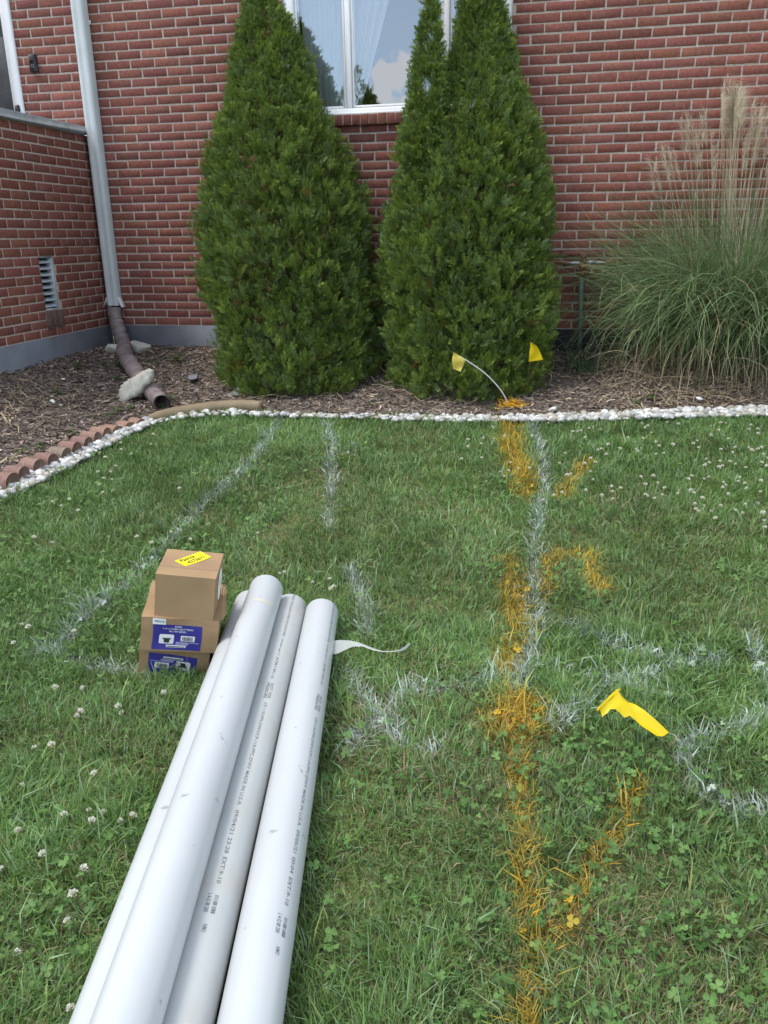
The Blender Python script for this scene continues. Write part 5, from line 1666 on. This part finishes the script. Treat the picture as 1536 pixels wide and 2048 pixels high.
# ------------------------------------------------------------------ clover flowers
def flower_proto(seed, detail):
    rr = np.random.default_rng(seed)
    root = thing('clover_flower', '', 'flower', (0, 0, 0)); 
    n = 46 if detail else 26
    ph = np.arccos(1 - 1.55 * (np.arange(n) + .5) / n); th = np.arange(n) * 2.39996
    d_ = np.stack([np.sin(ph) * np.cos(th), np.sin(ph) * np.sin(th), np.cos(ph)], 1); d_ = unit(d_ + rr.normal(0, .10, (n, 3)))
    Rf = .0105
    cen = np.array([0, 0, .042])
    up = unit(d_ + np.array([0, 0, .5])); sd_ = unit(np.cross(d_, rr.normal(0, 1, (n, 3))))
    b0 = cen + d_ * Rf * .35; b1 = cen + up * Rf * .95 * rr.uniform(.85, 1.15, (n, 1)); b2 = b1 + d_ * Rf * .28
    P = np.stack([b0, (b0 + b1) / 2 + d_ * .0006, b1, b2], 1); W = np.array([[.0012, .0036, .0042, .0016]]) * rr.uniform(.9, 1.2, (n, 1)) * (1 if detail else 1.35)
    c = np.array([.78, .78, .68]) * rr.uniform(.8, 1.1, (n, 1)); low = d_[:, 2] < -.1
    c = np.where(low[:, None], np.array([.42, .36, .24]), c)
    C = np.stack([c * np.array([.75, .85, .6]), c * .95, c, c], 1)
    V, q, Cc = strips(P, W, sd_, C); link_mesh('flower_head', V, [q], M['petal'], root, Cc)
    mb = MB(); mb.tube([(0, 0, -.03), (.001, .001, .01), (0, 0, .040)], [.0011, .0010, .0010], 5, c=(.10, .16, .06)); mb.build('stem', M['clover'], root)
    return root


protos = [flower_proto(1, True), flower_proto(2, True), flower_proto(3, False)]
GROUPS = {
    'far': ('small white clover flower in the lawn in front of the ornamental grass', 'clover flowers on the right by the gravel'),
    'mid': ('white clover flower on the lawn left of the orange line near the gravel', 'clover flowers near the orange paint line'),
    'left': ('white clover flower on the lawn beside the white gravel at the left', 'clover flowers at the left by the gravel'),
    'box': ('white clover flower on the lawn round the boxes and pipe ends', 'clover flowers round the boxes and pipe ends'),
    'near': ('white clover flower on the lawn left of the pipes in the foreground', 'clover flowers left of the pipes'),
}
FL = []
FL += [('near', x, y) for x, y in [(107, 1372), (172, 1369), (142, 1425), (152, 1421), (237, 1410), (248, 1415), (103, 1489), (65, 1492), (195, 1543), (123, 1623), (178, 1616), (212, 1607), (238, 1637), (252, 1635), (33, 1652), (28, 1566), (5, 1732), (155, 1736), (154, 1787), (140, 1830), (36, 1895), (145, 2010), (178, 1640), (90, 1700)]]
FL += [('box', x, y) for x, y in [(275, 1073), (300, 1085), (377, 1079), (519, 1060), (565, 1138), (558, 1141), (625, 1160), (672, 1168), (667, 1172), (327, 1383), (660, 1155), (40, 1243), (63, 1250), (30, 1280), (150, 1262), (345, 1060)]]
FL += [('left', x, y) for x, y in [(208, 915), (228, 930), (238, 898), (265, 905), (240, 882), (306, 883), (200, 940), (213, 937), (205, 957), (222, 957), (202, 963), (138, 997), (122, 1008), (210, 982), (362, 977), (108, 1002), (260, 862), (300, 868), (100, 1085), (60, 1075), (160, 1020)]]
FL += [('mid', x, y) for x, y in [(931, 880), (935, 893), (957, 884), (968, 872), (985, 874), (925, 915), (965, 915), (1020, 920), (1028, 931), (1015, 940), (999, 940), (1006, 949), (978, 853), (1058, 938), (1062, 870), (1012, 870)]]
rf = np.random.default_rng(404)
for _ in range(135):
    y = 842 + rf.random() ** 1.25 * 200; x = 1085 + rf.random() ** .75 * 470
    if y > 1000 and x < 1380: continue
    FL.append(('far', x, y))
FL += [('far', x, y) for x, y in [(1520, 1028), (1528, 1040), (1533, 1052), (1505, 1000), (1480, 960), (1495, 965), (1440, 920), (1525, 980)]]
used = [False] * 3


def place_flower(key, x, y):
    k_ = 2 if key in ('far', 'mid') else rf.integers(0, 2)
    g_ = G(float(x), float(y), .028)
    src = protos[k_]
    if not used[k_]:
        root = src; used[k_] = True
    else:
        root = src.copy(); col.objects.link(root)
        for ch in src.children:
            c_ = ch.copy(); col.objects.link(c_); c_.parent = root
    root.location = (g_[0], g_[1], g_[2] - .040)
    s_ = rf.uniform(.65, .98) * (.95 if key in ('near', 'box') else 1.0)
    root.scale = (s_, s_, s_ * 1.0)
    root.rotation_euler = (rf.normal(0, .25), rf.normal(0, .25), rf.random() * 6.28)
    root['label'], root['group'] = GROUPS[key]
    root['category'] = 'flower'


for key, x, y in FL: place_flower(key, x, y)


# ------------------------------------------------------------------ weeds in the bed
def weed(label, x, y, size, nleaf, seed, broad=.38, up=.5):
    rr = np.random.default_rng(seed)
    g_ = G(float(x), float(y)); root = thing('weed', label, 'weed', tuple(g_))
    mbl = MB()
    for k_ in range(nleaf):
        a_ = rr.random() * 6.28; el = rr.uniform(.1, 1.0) * up + .12; L = size * rr.uniform(.6, 1.15)
        d_ = np.array([math.cos(a_) * math.cos(el), math.sin(a_) * math.cos(el), math.sin(el)]); s_ = unit(np.cross(d_, [0, 0, 1.]))
        nn_ = np.cross(s_, d_)
        b0 = g_ + np.array([rr.normal(0, size * .12), rr.normal(0, size * .12), rr.uniform(.0, size * .45)])
        tt = np.linspace(0, 1, 6); wv = np.array([.08, .7, 1, .85, .5, .02]) * L * broad
        P = b0 + d_ * (tt * L)[:, None] - np.array([0, 0, 1]) * (tt ** 2 * L * .35)[:, None]
        rows = np.stack([P - s_ * wv[:, None] / 2 + nn_ * wv[:, None] * .18, P, P + s_ * wv[:, None] / 2 + nn_ * wv[:, None] * .18], 1)
        c_ = (np.array([.055, .13, .035]) * (1 - rr.random() * .5) + np.array([.04, .05, .01])) * rr.uniform(.75, 1.25)
        mbl.grid(rows, c=c_)
    mbl.build('leaf_cluster', M['weed'], root, smooth=True)['kind'] = 'stuff'
    mb = MB(); mb.tube([g_ - [0, 0, .02], g_ + [.004, 0, size * .3], g_ + [.0, .004, size * .55]], [.0022, .002, .0015], 5, c=(.08, .13, .05)); mb.build('stem', M['weed'], root)


weed('broad leaved weed between the drain pipe and the left tree', 357, 722, .085, 12, 1)
weed('single leaf weed just left of the broad leaved weed', 312, 730, .05, 4, 2, .6)
weed('leafy weed touching the drain pipe elbow on its left', 238, 732, .075, 7, 3)
weed('small weed left of the drain pipe near the mossy rock', 206, 730, .06, 7, 4)
weed('bushy weed below the porch vent', 160, 738, .075, 9, 5, .3, .8)
weed('small weed left of the large rock', 230, 758, .055, 7, 6, .3)
weed('low weed in the open mulch far left', 112, 786, .055, 8, 7)
weed('grassy weed at the drain pipe mouth', 342, 800, .07, 12, 8, .12, .9)
weed('weed at the feet of the large rock by the edging', 235, 828, .07, 14, 9, .14, .9)
weed('weed behind the scalloped edging at the left', 150, 872, .055, 9, 10, .2, .8)
weed('thin weed below the left tree beside the scrap', 512, 795, .06, 8, 11, .12, 1.0)
weed('grassy weed before the ornamental grass', 1272, 812, .08, 14, 12, .12, .9)
weed('round leafed weed before the ornamental grass', 1304, 800, .05, 7, 13, .6, .8)
weed('tiny weed below the right tree left of the bent wire', 985, 818, .05, 8, 14, .2)
weed('upright blades of grass in front of the right tree', 948, 790, .11, 6, 15, .06, 1.4)

weed('low green weed in the mulch behind the first edging blocks', 45, 905, .05, 12, 16, .22, .7)
weed('pale spreading weed behind the fourth edging block', 85, 893, .045, 12, 17, .25, .5)
weed('bright green tuft below the mouth of the drain pipe', 330, 818, .06, 16, 18, .12, .9)
weed('fresh green tuft in front of the large slab rock', 262, 822, .06, 16, 19, .12, .9)
weed('small weed in the mulch beside the edging log', 215, 833, .05, 12, 20, .14, .8)
weed('pale green seedling on the mulch between the two trees', 735, 812, .05, 7, 21, .2, .9)
